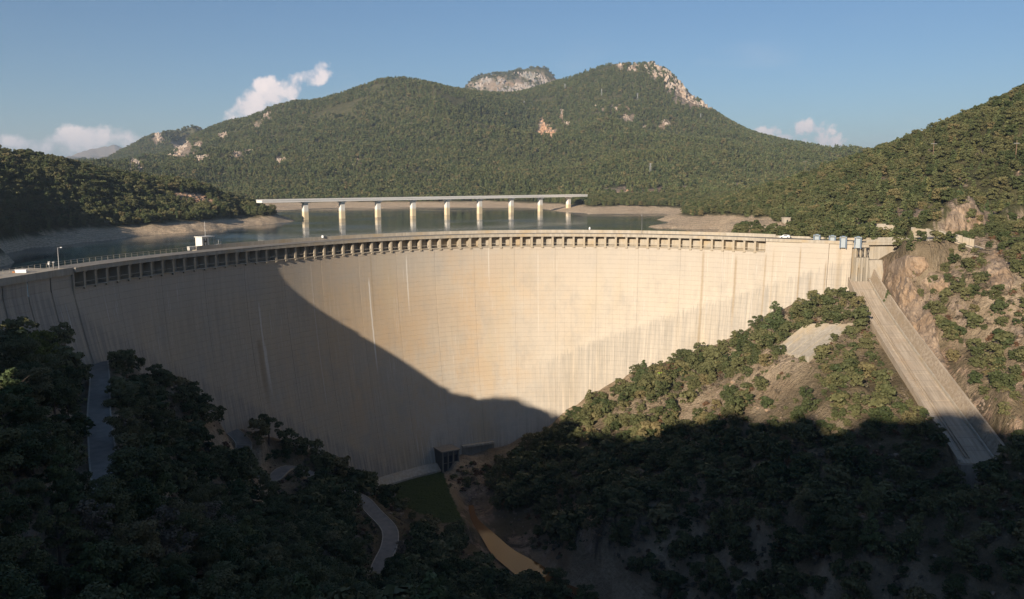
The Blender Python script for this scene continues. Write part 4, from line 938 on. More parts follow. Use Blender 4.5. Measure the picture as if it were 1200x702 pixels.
# buoy on the lake
q = atz(691, 268, WATER); k = tag(empty('buoy', tuple(q)), 'small white buoy floating behind the crest right of centre', 'buoy')
b = MB(); b.tube([(0, 0, -.4), (0, 0, .2), (0, 0, .9), (0, 0, 1.2)], [.5, .8, .6, .1], 10); b.build('float', MAT_WPAINT, k); MB().tube([(0, 0, 1.2), (0, 0, 1.8)], .06, 5).build('mast', MAT_WPAINT, k)
loc, a = at_crest(378, -8.0, 1.9); o = MB().box(-.35, .35, -.2, .2, 0, .9).build('marker', MAT_WPAINT, None, loc); o.name = 'marker_stone'; tag(o, 'white marker block on the upstream parapet above the shadowed piers', 'marker')

# ------------------------------------------------------------------ foot of the dam
_x, _y, _nx, _ny = (float(v) for v in crest(159.5)); q = dampt(159.5, float(batter(86, 159.5)) + 6.5, -96.); x0, y0 = float(q[0]), float(q[1])
oh = tag(empty('outlet_house', (x0, y0, -96), math.atan2(-_nx, _ny) + math.pi), 'dark flat-roofed outlet house with tall openings at the foot of the dam', 'building')
MAT_DCONC = mat('dark_stained_concrete', lambda g: (g.col(g.mix(g.noise(g.coord('Object', (1, 1, .3)), 1.2, 4), (.14, .13, .115), (.09, .085, .075))), g.rough(.9)))
MB().box(-3.9, 3.9, 0, 8, 0, 9).build('wall', MAT_DCONC, oh); MB().box(-4.2, 4.2, -.6, 8, 9.01, 9.5).build('roof', MAT_CONCD, oh)
for x in (-3.7, -1.3, 1.2, 3.7): MB().box(x - .22, x + .22, -.5, -.02, 0, 9).build('column', MAT_CONCD, oh)
for x in (-2.5, 0, 2.5): w_ = MB().box(x - .7, x + .7, -.08, -.01, 1, 7.2).build('opening', MAT_DARKSTEEL, oh); MB().box(x - .85, x + .85, -.16, -.09, 4.2, 4.4).build('crossbar', MAT_CONCD, w_)
p0 = np.array(dampt(169., float(batter(82, 169.)) + 2.2, -87.6)); p1 = np.array(dampt(186., float(batter(82, 186.)) + 1.6, -87.6))
wk = tag(empty('walkway', tuple(p0)), 'level concrete walkway on a low wall right of the outlet house', 'walkway')
d_ = (p1 - p0)[:2]; l_ = math.hypot(*d_); d_ /= l_
MB().obox((d_ * l_ / 2), d_, l_ / 2, 1.0, -.5, .3).build('slab', MAT_CONC, wk); MB().obox((d_ * l_ / 2 + np.array([0, .9])), d_, l_ / 2 - .1, .3, -11, -.51).build('support_wall', MAT_CONCD, wk)
b = MB()
for i in range(9): c = d_ * l_ * i / 8; b.tube([(c[0], c[1] - .9, .3), (c[0], c[1] - .9, 1.4)], .05, 4)
b.tube([(0, -.9, 1.4), (d_[0] * l_, d_[1] * l_ - .9, 1.4)], .05, 4); b.build('railing', MAT_STEEL, wk)
q = atz(456, 578, -94.6); tk = tag(empty('round_tank', tuple(q)), 'small round concrete tank beside the lawn at the foot of the dam', 'tank')
b = MB(); b.tube([(0, 0, -.8), (0, 0, 1.6)], 2.7, 20); b.build('wall', MAT_CONCD, tk); b = MB(); b.tube([(0, 0, 1.6), (0, 0, 1.85)], [2.95, 2.95], 20); b.build('rim', MAT_CONC, tk); b = MB(); b.tube([(0, 0, 1.86), (0, 0, 2.2)], [1.9, .3], 16); b.build('lid', MAT_CONCD, tk)
pth = catmull(np.array([tuple(atz(x, y, -94.9)) for x, y in [(436, 566), (450, 556), (475, 549), (500, 546.5), (522, 549)]]), 6)
o = strip('footpath', pth, [(-1.8, -.8), (-1.8, 0), (1.8, 0), (1.8, -.8)], MAT_CONC, .15); tag(o, kind='structure')

# ------------------------------------------------------------------ right bank by the road
def ground_at(px, py): return trace(px, py, 60, 900)[0]
rw = catmull(np.array([tuple(atr(x, y, r)) for x, y, r in [(1068, 270, 362), (1085, 271.5, 358), (1100, 274, 355), (1120, 278.5, 352), (1142, 283.5, 350)]]), 3)
wl_ = tag(empty('roadside_wall', tuple(rw[0])), 'low pale concrete roadside wall of short panels climbing below the orange cliff', 'wall')
for i in range(len(rw) - 1):
    a_, b_ = rw[i], rw[i + 1]; c_ = (a_ + b_) / 2 - rw[0]; d_ = (b_ - a_)[:2]; L_ = math.hypot(*d_); d_ /= L_; hz = .9 + .35 * (i % 3 == 0)
    P = []
    for zz, t_ in ((-3.0, 0), (hz, 0)):
        for sx, sy in ((-1, -1), (1, -1), (1, 1), (-1, 1)):
            q_ = c_[:2] + d_ * sx * (L_ / 2 - .06) + np.array([-d_[1], d_[0]]) * sy * .25; P.append((q_[0], q_[1], c_[2] + (b_ - a_)[2] * sx / 2 + zz))
    MB().hexa(P).build('panel', MAT_CONC, wl_)
def ruin(px, py, w, h, d, label, notch):
    q = ground_at(px, py); k = tag(empty('concrete_ruin', (q[0], q[1], q[2] - 1), math.radians(-8)), label, 'ruin', 'old concrete walls behind the gates')
    b = MB(); b.box(-w / 2, w / 2, 0, .6, 0, h + 1); b.build('front_wall', MAT_CONC, k)
    for sx in (-1, 1): MB().box(sx * (w / 2 - .3) - .3, sx * (w / 2 - .3) + .3, .61, d, 0, h + .6 + notch * sx).build('side_wall', MAT_CONC, k)
    MB().box(-w / 2 - .1, w * .05, -.15, .7, h + 1.01, h + 1.5).build('coping', MAT_CONC, k)
ruin(1036, 277, 8.5, 4.6, 5, 'pale broken concrete wall standing right above the road bridge', .4)
ruin(1016, 274, 5.0, 3.4, 4, 'smaller reddish concrete wall left of the pale broken wall', .2)
q = ground_at(921, 262); k = tag(empty('hut', (q[0], q[1], q[2] - .5), math.radians(10)), 'tiny beige hut above the bare shore at the right end of the dam', 'hut')
MB().box(-1.7, 1.7, -1.4, 1.4, 0, 3.4).build('wall', MAT_CONC, k); MB().box(-1.9, 1.9, -1.6, 1.6, 3.41, 3.7).build('roof', MAT_CONC, k); MB().box(-.4, .4, -1.45, -1.39, .5, 2.4).build('door', MAT_DARKSTEEL, k)

# ------------------------------------------------------------------ crags and cliffs: angular rock masses set into the slopes
def m_rock(ca, cb, cc, sc):
    def f(g):
        n = g.noise(g.coord('Object', (1, 1, .3)), sc, 6, .7, .8); n2 = g.noise(g.coord('Object'), sc * .35, 3)
        c = g.mix(g.ramp(n, .35, .62), ca, cb); c = g.mix(g.ramp(n2, .5, .66), c, cc); g.col(c); g.rough(.95); g.bump(n, 1.0 / sc * .25, .8)
    return f
MR_PALE = mat('pale_limestone', m_rock((.26, .21, .17), (.52, .43, .34), (.40, .29, .21), .08)); MR_RED = mat('orange_rock', m_rock((.30, .17, .10), (.58, .38, .25), (.48, .27, .16), .1))
MR_NEAR = mat('brown_rock', m_rock((.20, .155, .12), (.38, .29, .21), (.36, .22, .12), .35)); MR_FAR = mat('grey_limestone', m_rock((.17, .165, .16), (.42, .35, .29), (.22, .22, .20), .03))
HULLS = []
for q_ in range(10):
    bm = bmesh.new(); rg_ = np.random.default_rng(900 + q_)
    for _ in range(15):
        v_ = rg_.normal(size=3); v_ /= np.linalg.norm(v_); v_ *= rg_.uniform(.75, 1.1); bm.verts.new((v_[0], v_[1], v_[2]))
    r_ = bmesh.ops.convex_hull(bm, input=bm.verts); bmesh.ops.delete(bm, geom=list(set(r_['geom_interior'] + r_['geom_unused'])), context='VERTS'); bmesh.ops.recalc_face_normals(bm, faces=bm.faces)
    bm.verts.index_update(); HULLS.append((np.array([v.co[:] for v in bm.verts]), [tuple(v.index for v in f.verts) for f in bm.faces])); bm.free()
HM = {}
def crag(ells, n, label, mt, size=(2.2, 4.5), tall=1.3, name='rock_outcrop', rmin=0, rmax=9e9, group='bare rock outcrops on the mountains', sink_=.25, cat='rock'):
    rg = np.random.default_rng(abs(hash(label)) % 10 if False else len(label) * 7 + n); PX = []
    for cx, cy, a, b, tilt in ells:
        k = max(3, int(n * a * b / sum(e[2] * e[3] for e in ells))); t = rg.uniform(0, 6.283, k); u = np.sqrt(rg.uniform(0, 1, k)); ex, ey = a * u * np.cos(t), b * u * np.sin(t); ct, st = math.cos(math.radians(tilt)), math.sin(math.radians(tilt))
        PX += list(zip(cx + ex * ct - ey * st, cy + ex * st + ey * ct))
    PX = np.array(PX); P = trace(PX[:, 0], PX[:, 1], max(60, rmin), 6000); P = P[np.isfinite(P[:, 0])]; r = np.hypot(P[:, 0], P[:, 1]); m = (r > rmin) & (r < rmax); P = P[m]
    if len(P) < 2: print('crag missed', label); return
    c0 = P.mean(0); c0[2] = P[:, 2].min(); b_ = MB()
    if group != 'bare rock outcrops on the mountains':
        e_ = tag(empty(name, tuple(c0)), label, cat, group)
        for p in P:
            r = math.hypot(p[0], p[1]); s = rg.uniform(*size) * r / FPX; k = int(rg.integers(0, 10)); key = (mt.name, k)
            if key not in HM: HM[key] = mesh('rock', *HULLS[k]); HM[key].materials.append(mt)
            o = bpy.data.objects.new('rock', HM[key]); COL.objects.link(o); o.parent = e_; o.rotation_euler = (0, 0, rg.uniform(0, 6.28)); o.scale = (s * rg.uniform(.7, 1.3), s * rg.uniform(.6, 1), s * tall * rg.uniform(.6, 1.25)); o.location = (p[0] - c0[0], p[1] - c0[1], p[2] - c0[2] - s * sink_)
        return
    for p in P:
        r = math.hypot(p[0], p[1]); s = rg.uniform(*size) * r / FPX; Vh, Fh = HULLS[rg.integers(0, 10)]; a = rg.uniform(0, 6.283); ca, sa = math.cos(a), math.sin(a)
        X = Vh * np.array([s * rg.uniform(.7, 1.3), s * rg.uniform(.6, 1.0), s * tall * rg.uniform(.6, 1.25)]); X = np.stack([X[:, 0] * ca - X[:, 1] * sa, X[:, 0] * sa + X[:, 1] * ca, X[:, 2] - s * sink_], -1) + p - c0
        b_.add(X.tolist(), Fh)
    tag(b_.build(name, mt, None, tuple(c0)), label, cat, group)
crag([(770, 82, 15, 8, 20), (790, 97, 13, 10, 45), (806, 111, 14, 7, 40), (822, 121, 9, 5, 30), (834, 129, 5, 3, 30), (755, 77, 10, 2.5, 0)], 300, 'long pale rock face running down the right shoulder of the highest mountain', MR_PALE, (1.6, 3.6), 1.4, rmin=2000)
crag([(740, 80, 5, 3, 40), (727, 76, 4, 2, 0)], 34, 'small pale rocks just left of the highest summit', MR_PALE, (1.2, 2.4), rmin=2000)
crag([(641, 155, 10, 8, 30), (636, 146, 4, 5, 0)], 80, 'orange rock scar in the valley between the two mountains', MR_RED, (1.4, 2.8), rmin=1300)
crag([(713, 126, 17, 2.2, 5), (735, 137, 7, 2, 20)], 50, 'thin bright band of rock below the highest summit', MR_PALE, (1.0, 2.2), rmin=1300)
crag([(659, 133, 1.6, 4, 10), (665, 144, 4, 3, 20)], 20, 'two small white rocks right of the orange scar', MR_PALE, (1.2, 2.2), rmin=1300)
crag([(779, 144, 4, 2, 50), (756, 149, 3, 1.6, 0)], 16, 'small white rock on the middle of the big mountain', MR_PALE, (1.2, 2.2), rmin=1300)
crag([(187, 161, 3, 8, -35)], 40, 'steep white rock slab on the small peak at left', MR_PALE, (1.6, 3.0), 1.6, rmin=2000)
crag([(158, 194, 9, 6, 0)], 44, 'pale crag low on the left shoulder above the shaded hill', MR_PALE, (1.5, 3.0), rmin=1300)
crag([(207, 178, 14, 5, -25), (218, 168, 8, 3, -30)], 70, 'long broken crag on the left ridge of the wooded mountain', MR_PALE, (1.4, 3.0), rmin=1300)
crag([(232, 171, 4, 2.5, 0)], 14, 'little crag above the rounded one on the left ridge', MR_PALE, (1.3, 2.4), rmin=1300)
crag([(237, 186, 9, 4, -15)], 44, 'rounded pale crag facing the lake on the left ridge', MR_PALE, (1.5, 3.0), rmin=1300)
crag([(277, 181, 4, 3.5, 0), (290, 178, 6, 2, -15)], 34, 'small split crag right of the rounded one', MR_PALE, (1.3, 2.5), rmin=1300)
crag([(262, 158, 6, 3, -10)], 24, 'small crag under the skyline left of the cloud', MR_PALE, (1.3, 2.5), rmin=1300)
crag([(330, 187, 8, 5, -40)], 40, 'pale crag in the middle of the wooded mountain', MR_PALE, (1.5, 2.8), rmin=1300)
crag([(417, 190, 6, 3, -20)], 22, 'small pale crag right of centre on the wooded mountain', MR_PALE, (1.3, 2.5), rmin=1300)
crag([(313, 136, 8, 3, -25), (303, 149, 5, 2, -30)], 36, 'scattered rocks along the skyline below the cloud', MR_PALE, (1.2, 2.3), rmin=1300)
crag([(743, 226, 24, 3.5, 0), (816, 224, 6, 3, 30)], 70, 'pale eroded bank above the far shore right of the bridge', MR_RED, (1.6, 3.0), .7, rmin=900)
crag([(566, 99, 13, 5, -35), (585, 97, 8, 3, -20), (612, 104, 12, 4, -25), (595, 116, 4, 3, 0), (615, 88, 14, 2, 5), (630, 92, 14, 5, 20), (600, 106, 30, 6, -10)], 230, 'jagged grey and pink cliffs of the distant rocky peak', MR_FAR, (1.6, 3.4), 1.4, rmin=3600)
crag([(228, 231, 27, 5, 12), (254, 238, 10, 3, 10)], 110, 'red brown bare bank on the end of the shaded left hill', MR_RED, (1.6, 3.2), .6, rmin=550, rmax=1100)
G2 = 'rock faces above the right bank'
def cliff(outline, label, mt, step=2.2, out=2.6, rmin=200, rmax=700, name='rock_cliff'):
    """a cracked rock face: a patch of the slope pushed out by vertical ribs, its rim sunk into the ground"""
    O = np.array(outline, float); x0, y0 = O.min(0) - step; x1, y1 = O.max(0) + step; nx, ny = int((x1 - x0) / step) + 1, int((y1 - y0) / step) + 1
    X, Y = np.meshgrid(np.linspace(x0, x1, nx), np.linspace(y0, y1, ny)); X = X.ravel(); Y = Y.ravel(); rg = np.random.default_rng(int(x0)); X = X + rg.uniform(-.4, .4, X.size) * step; Y = Y + rg.uniform(-.4, .4, X.size) * step
    P = trace(X, Y, rmin, 1500); r = np.hypot(P[:, 0], P[:, 1]); ok = np.isfinite(P[:, 0]) & (r < rmax) & (r > rmin)
    ins_ = inside(O, X, Y); de, _ = segdist(O, X, Y, True); de = np.where(ins_, de, -de)
    rib = fbm(X / 6, Y / 22, 4, 5, True) + .6 * fbm(X / 3, Y / 5, 3, 8)
    push = (out * (.55 + .6 * rib) + out * .5 * fbm(X / 14, Y / 9, 2, 3)) * smooth(0, 6, de) - 1.6 * (1 - smooth(-1, 3, de))
    n_ = np.nan_to_num(-P / np.maximum(np.hypot(P[:, 0], P[:, 1])[:, None], 1)); Q = P.copy(); Q[:, 0] += n_[:, 0] * push; Q[:, 1] += n_[:, 1] * push; Q[:, 2] += np.abs(push) * .25 * np.sign(push)
    ok &= de > -step * 1.5
    idx = -np.ones(X.size, int); idx[ok] = np.arange(ok.sum()); c0 = Q[ok].mean(0); Fq = []
    for j_ in range(ny - 1):
        for i_ in range(nx - 1):
            a = j_ * nx + i_; q4 = [a, a + nx, a + nx + 1, a + 1]
            if all(idx[k] >= 0 for k in q4):
                d_ = Q[q4]; 
                if np.ptp(np.hypot(d_[:, 0], d_[:, 1])) < 45: Fq += [(idx[q4[0]], idx[q4[1]], idx[q4[2]]), (idx[q4[0]], idx[q4[2]], idx[q4[3]])]
    tag(link(name, mesh(name, Q[ok] - c0, Fq), mt, None, tuple(c0)), label, 'cliff', G2)
def m_cliff(g):
    P = g.coord('Object'); v = g.noise(g.coord('Object', (1, 1, .18)), .35, 6, .7, .6); b = g.noise(P, .07, 4); f = g.noise(P, 1.4, 5, .7)
    c = g.mix(g.ramp(v, .36, .62), (.22, .165, .12), (.40, .30, .21)); c = g.mix(g.m('MULTIPLY', g.ramp(b, .5, .62), .5), c, (.38, .25, .145)); c = g.mix(g.m('MULTIPLY', g.ramp(g.noise(g.coord('Object', (1, 1, .1), (9, 9, 0)), .6, 3), .56, .66), .8), c, (.12, .10, .085))
    c = g.mix(g.m('MULTIPLY', g.ramp(f, .55, .7), .5), c, (.30, .27, .2)); g.col(c); g.rough(.95); g.bump(g.m('ADD', v, g.m('MULTIPLY', f, .4)), .8, .9)
MR_CLIFF = mat('cliff_rock', m_cliff)
cliff([(1104, 272), (1107, 254), (1118, 240), (1136, 233), (1152, 230), (1156, 243), (1166, 256), (1174, 268), (1166, 276), (1140, 276)], 'big orange and grey quarried cliff above the road at right', MR_CLIFF)
cliff([(998, 252), (1006, 236), (1014, 230), (1020, 240), (1022, 262), (1006, 266)], 'tall orange cliff among the trees behind the gates', MR_CLIFF)
cliff([(1022, 262), (1024, 244), (1036, 240), (1046, 250), (1066, 246), (1062, 262), (1042, 266)], 'broken reddish cliff right of the tall orange one', MR_CLIFF)
cliff([(1070, 262), (1072, 244), (1080, 238), (1088, 250), (1087, 264)], 'pinkish grey rock face between the trees left of the quarried cliff', MR_CLIFF)
cliff([(1034, 332), (1046, 318), (1066, 322), (1080, 345), (1098, 372), (1104, 410), (1116, 440), (1104, 446), (1086, 420), (1064, 384), (1044, 352)], 'cracked brown rock face bordering the chute on its right', MR_CLIFF, out=2.2)
cliff([(1152, 300), (1166, 292), (1180, 306), (1190, 328), (1184, 346), (1160, 338), (1150, 320)], 'grey brown rock knob on the right bank below the road', MR_CLIFF, out=2.4)
cliff([(1076, 330), (1090, 316), (1112, 322), (1118, 336), (1096, 346)], 'low brown rock outcrop between the oaks left of the rock knob', MR_CLIFF, out=1.8)
cliff([(1036, 316), (1044, 304), (1062, 297), (1084, 299), (1092, 312), (1078, 326), (1052, 330)], 'rounded rocky top of the right bank in front of the headwall', MR_CLIFF, out=1.8)
cliff([(1182, 262), (1194, 256), (1206, 262), (1204, 274), (1186, 272)], 'small rock face at the right edge of view beside the quarried cliff', MR_CLIFF, out=1.8)
crag([(942, 205, 12, 3, 0), (928, 214, 6, 3, 0)], 36, 'small bare rocks on the low ridge left of the right hill', MR_NEAR, (1.4, 2.6), .8, 'rock_outcrop', 400, 1000, G2, .4)
crag([(1190, 200, 4, 8, 20), (1130, 207, 4, 6, -20)], 34, 'narrow rocks among the trees high on the right hill', MR_NEAR, (1.4, 2.6), 1.2, 'rock_outcrop', 350, 800, G2, .4)
crag([(1088, 162, 5, 7, -20)], 20, 'small rock patch just under the skyline of the right hill', MR_NEAR, (1.4, 2.4), 1, 'rock_outcrop', 350, 800, G2, .4)
crag([(1130, 390, 20, 14, 30), (1150, 470, 14, 10, 20), (1195, 440, 5, 14, 0)], 50, 'scattered brown boulders among the oaks on the right bank', MR_NEAR, (1.2, 3.0), .9, 'boulders', 200, 420, G2, .5)
crag([(550, 585, 9, 26, -25), (572, 562, 12, 8, 0)], 70, 'dark broken rocks beside the stream bed below the outlet', MR_NEAR, (1.4, 3.2), .8, 'boulders', 200, 420, 'boulders by the river', .4)
def stones_mesh(k, mt_):
    me_ = mesh('stone', HULLS[k][0] * np.array([1, .8, .7]), HULLS[k][1]); me_.materials.append(mt_); return me_
STONES = [stones_mesh(i, MR_NEAR) for i in range(6)]
# ------------------------------------------------------------------ power line masts on the hills
MAT_BROWN = mat('brown_wood', lambda g: (g.col((.22, .15, .10)), g.rough(.9)))
def mast(px, py, hpx, label, lattice):
    q = trace(px, py, 200, 4500)[0]
    if not np.isfinite(q[0]): return
    r = math.hypot(q[0], q[1]); h = hpx * r / FPX; w = h * .05 if lattice else .18
    k = tag(empty('power_mast', (q[0], q[1], q[2] - 1)), label, 'power mast', 'power line masts on the hills')
    b = MB()
    if lattice:
        for sx in (-1, 1):
            for sy in (-1, 1): b.tube([(sx * w * 1.6, sy * w * 1.6, 0), (sx * w * .4, sy * w * .4, h)], h * .008 + .1, 4)
        for i in range(6):
            z0_, z1_ = h * i / 6, h * (i + 1) / 6; f0, f1 = 1.6 - 1.2 * i / 6, 1.6 - 1.2 * (i + 1) / 6
            for s in (-1, 1): b.tube([(s * w * f0, -w * f0, z0_), (-s * w * f1, -w * f1, z1_)], h * .004 + .06, 3)
    else: b.tube([(0, 0, 0), (0, 0, h + 1)], [.24, .14], 6)
    b.build('mast', MAT_STEEL if lattice else MAT_BROWN, k)
    b = MB()
    for zf in ((.72, .85, .98) if lattice else (.93,)): b.box(-h * .14, h * .14, -.15, .15, h * zf, h * zf + .3)
    b.build('crossarm', MAT_STEEL, k)
for px, py, hp, lb, lt in [(1093, 190, 22, 'brown wooden power mast on the right hill below the skyline', False), (1190, 188, 20, 'thin power mast on the right hill at the edge of view', False), (943, 207, 18, 'power mast standing on the low wooded ridge left of the right hill', False),
                           (662, 106, 8, 'pale lattice mast on the upper slope of the big mountain, leftmost of the row', True), (705, 112, 8, 'pale lattice mast on the big mountain, second of the row from the left', True), (747, 117, 8, 'pale lattice mast on the big mountain below the bare rocks', True),
                           (821, 141, 8, 'pale lattice mast on the right shoulder of the big mountain', True), (614, 124, 6, 'small lattice mast in the saddle beside the distant rocky peak', True), (762, 205, 14, 'thin mast in the forest low on the big mountain', True)]:
    mast(px, py, hp, lb, lt)

# ------------------------------------------------------------------ foliage
def m_leaf(ca, cb, cc):
    def f(g):
        r = g.n('ShaderNodeObjectInfo').outputs['Random']; n = g.noise(g.coord('Object'), 1.1, 3, .6)
        c = g.mix(g.ramp(r, 0, .8), ca, cb); c = g.mix(g.ramp(r, .88, 1.0), c, cc); c = g.mix(g.m('MULTIPLY', g.ramp(n, .45, .7), .5), c, (ca[0] * 1.7, ca[1] * 1.5, ca[2] * 1.2))
        g.col(c); g.rough(.7); g.put(g.b.inputs['Specular IOR Level'], .2)
    return f
ML_OAK = mat('oak_leaves', m_leaf((.050, .068, .026), (.135, .130, .056), (.19, .15, .07)))
ML_PINE = mat('pine_needles', m_leaf((.065, .092, .038), (.135, .15, .06), (.18, .17, .065)))
ML_BRIGHT = mat('yellow_green_leaves', m_leaf((.11, .13, .03), (.14, .15, .035), (.15, .14, .04)))
ML_RED = mat('russet_leaves', m_leaf((.12, .07, .04), (.14, .08, .045), (.15, .09, .05)))
ML_FLARE = mat('flare_green_leaves', m_leaf((.30, .42, .06), (.30, .42, .06), (.30, .42, .06)))  # green of a lens flare spot, put into leaf colour
ML_DRY = mat('dry_twigs', m_leaf((.13, .105, .075), (.16, .13, .09), (.12, .11, .07)))
MAT_BARK = mat('bark', lambda g: (g.col(g.mix(g.noise(g.coord('Object', (1, 1, .2)), 6), (.10, .075, .055), (.17, .13, .10))), g.rough(.95)))
def crown_mesh(kind, n, card, seed, mt):
    """leaf cards spread over many small clumps; unit tree height 1, crown only"""
    rg = np.random.default_rng(seed); V = []; cl = []
    if kind == 'oak':
        K = 26
        for _ in range(K):
            a = rg.uniform(0, 2 * np.pi); zr = rg.uniform(.22, .86); rad = .36 * math.sqrt(max(.05, 1 - ((zr - .52) / .46) ** 2)) * rg.uniform(.45, 1.0)
            cl.append((rad * math.cos(a), rad * math.sin(a), zr, rg.uniform(.09, .17)))
    elif kind == 'pine':
        for i in range(34):
            zr = rg.uniform(.12, .97); a = rg.uniform(0, 2 * np.pi); rad = (.27 * (1 - zr) ** .75 + .02) * rg.uniform(.3, 1.05)
            cl.append((rad * math.cos(a), rad * math.sin(a), zr, .05 + .08 * (1 - zr)))
    elif kind == 'broad':
        for i in range(30):
            zr = rg.uniform(.3, .95); a = rg.uniform(0, 2 * np.pi); rad = .30 * math.sqrt(max(.04, 1 - ((zr - .6) / .42) ** 2)) * rg.uniform(.2, 1.15)
            cl.append((rad * math.cos(a), rad * math.sin(a), zr, rg.uniform(.06, .12)))
    elif kind == 'shrub':
        for i in range(14):
            zr = rg.uniform(.1, .75); a = rg.uniform(0, 2 * np.pi); rad = .5 * math.sqrt(max(.05, 1 - (zr / 1.0) ** 2)) * rg.uniform(.2, 1)
            cl.append((rad * math.cos(a), rad * math.sin(a), zr, rg.uniform(.12, .24)))
    cl = np.array(cl); w = cl[:, 3] ** 2; k = rg.choice(len(cl), n, p=w / w.sum())
    d = rg.normal(size=(n, 3)); d /= np.linalg.norm(d, axis=1)[:, None]; d[:, 2] = np.where(d[:, 2] < -.35, -d[:, 2], d[:, 2])
    P = cl[k, :3] + d * cl[k, 3:4] * rg.uniform(.65, 1.08, (n, 1)) * np.array([1, 1, .8])
    nr = d * .9 + rg.normal(size=(n, 3)) * .55; nr[:, 2] += .25; nr /= np.linalg.norm(nr, axis=1)[:, None]
    t = np.cross(nr, rg.normal(size=(n, 3))); t /= np.linalg.norm(t, axis=1)[:, None]; b = np.cross(nr, t)
    sz = card * rg.uniform(.6, 1.3, (n, 1)); el = rg.uniform(.55, 1.0, (n, 1))
    q = np.stack([P - t * sz - b * sz * el * .3, P + b * -sz * el + nr * sz * .15, P + t * sz - b * sz * el * .2, P + b * sz * el + nr * sz * .1], 1)
    verts = q.reshape(-1, 3); me = bpy.data.meshes.new('crown')
    me.vertices.add(4 * n); me.vertices.foreach_set('co', verts.astype(np.float32).ravel())
    me.loops.add(4 * n); me.loops.foreach_set('vertex_index', np.arange(4 * n, dtype=np.int32)); me.polygons.add(n)
    me.polygons.foreach_set('loop_start', np.arange(0, 4 * n, 4, dtype=np.int32)); me.polygons.foreach_set('loop_total', np.full(n, 4, np.int32)); me.update(calc_edges=True)
    me.materials.append(mt); return me
def trunk_mesh(kind, seed):
    rg = random.Random(seed); b = MB(); hh = {'pine': .93, 'oak': .55, 'broad': .7, 'shrub': .3}[kind]
    b.tube([(0, 0, -.12), (.01, .01, hh * .4), (-.01, .01, hh * .75), (0, 0, hh)], [.028, .021, .013, .004], 6)
    for i in range(6):
        a = rg.uniform(0, 6.28); z = hh * rg.uniform(.35, .8); l = rg.uniform(.12, .25); b.tube([(0, 0, z), (math.cos(a) * l * .6, math.sin(a) * l * .6, z + l * .4), (math.cos(a) * l, math.sin(a) * l, z + l * .8)], [.011, .007, .002], 4)
    me = mesh('trunk', b.v, b.f); me.materials.append(MAT_BARK); return me
TRUNKS = {k: [trunk_mesh(k, i) for i in range(2)] for k in ('oak', 'pine', 'broad', 'shrub')}
def variants(kind, n, card, mt, cnt, s0): return [crown_mesh(kind, n, card, s0 + i, mt) for i in range(cnt)]
HI = {'oak': variants('oak', 6500, .0185, ML_OAK, 4, 10), 'pine': variants('pine', 4500, .018, ML_PINE, 3, 20), 'broad': variants('broad', 5500, .0175, ML_OAK, 3, 30), 'shrub': variants('shrub', 3000, .035, ML_OAK, 3, 40)}
SPECIAL = {'bright': crown_mesh('broad', 3600, .022, 50, ML_BRIGHT), 'brightpine': crown_mesh('pine', 2600, .024, 51, ML_BRIGHT), 'red': crown_mesh('oak', 2400, .028, 52, ML_RED), 'lime': crown_mesh('shrub', 1500, .05, 53, ML_FLARE), 'dry': crown_mesh('broad', 1500, .02, 54, ML_DRY)}
def tree_thing(kind, crown, pos, h, wd, label, group, rz, name):
    e = tag(empty(name, tuple(map(float, pos)), rz), label, 'tree' if kind != 'shrub' else 'shrub', group); e.scale = (h * wd, h * wd, h)
    for nm, me in (('trunk', random.choice(TRUNKS[kind])), ('crown', crown)):
        o = bpy.data.objects.new(nm, me); COL.objects.link(o); o.parent = e
    return e
# ---- scatter as one object (woods nobody could count)
def scatter(name, P, scale, rot, variants_, kind='stuff', spread=None):
    coll = bpy.data.collections.new(name + '_kinds')
    for i, me in enumerate(variants_):
        o = bpy.data.objects.new('%s_%02d' % (name, i), me); coll.objects.link(o)
    me = bpy.data.meshes.new(name); me.vertices.add(len(P)); me.vertices.foreach_set('co', np.asarray(P, np.float32).ravel())
    for nm, A, ty in (('sc', scale, 'FLOAT_VECTOR'), ('rz', rot, 'FLOAT'), ('vi', RNG.integers(0, len(variants_), len(P)), 'INT')):
        at = me.attributes.new(nm, ty, 'POINT')
        at.data.foreach_set('vector' if ty == 'FLOAT_VECTOR' else 'value', np.asarray(A, np.int32 if ty == 'INT' else np.float32).ravel())
    o = bpy.data.objects.new(name, me); COL.objects.link(o); o['kind'] = kind
    ng = bpy.data.node_groups.new(name, 'GeometryNodeTree'); ng.interface.new_socket('Geometry', in_out='INPUT', socket_type='NodeSocketGeometry'); ng.interface.new_socket('Geometry', in_out='OUTPUT', socket_type='NodeSocketGeometry')
    N, L = ng.nodes, ng.links; gi = N.new('NodeGroupInput'); go = N.new('NodeGroupOutput'); ci = N.new('GeometryNodeCollectionInfo'); ci.inputs['Collection'].default_value = coll; ci.inputs['Separate Children'].default_value = True; ci.inputs['Reset Children'].default_value = True
    ip = N.new('GeometryNodeInstanceOnPoints'); ip.inputs['Pick Instance'].default_value = True
    def at(nm, ty): n = N.new('GeometryNodeInputNamedAttribute'); n.data_type = ty; n.inputs['Name'].default_value = nm; return [s for s in n.outputs if s.enabled][0]
    mp = N.new('GeometryNodeMeshToPoints'); L.new(gi.outputs[0], mp.inputs['Mesh'])
    L.new(mp.outputs[0], ip.inputs['Points']); L.new(ci.outputs[0], ip.inputs['Instance']); L.new(at('vi', 'INT'), ip.inputs['Instance Index']); L.new(at('sc', 'FLOAT_VECTOR'), ip.inputs['Scale'])
    cx_ = N.new('ShaderNodeCombineXYZ'); L.new(at('rz', 'FLOAT'), cx_.inputs[2]); L.new(cx_.outputs[0], ip.inputs['Rotation']); L.new(ip.outputs[0], go.inputs[0])
    md = o.modifiers.new('scatter', 'NODES'); md.node_group = ng
    return o
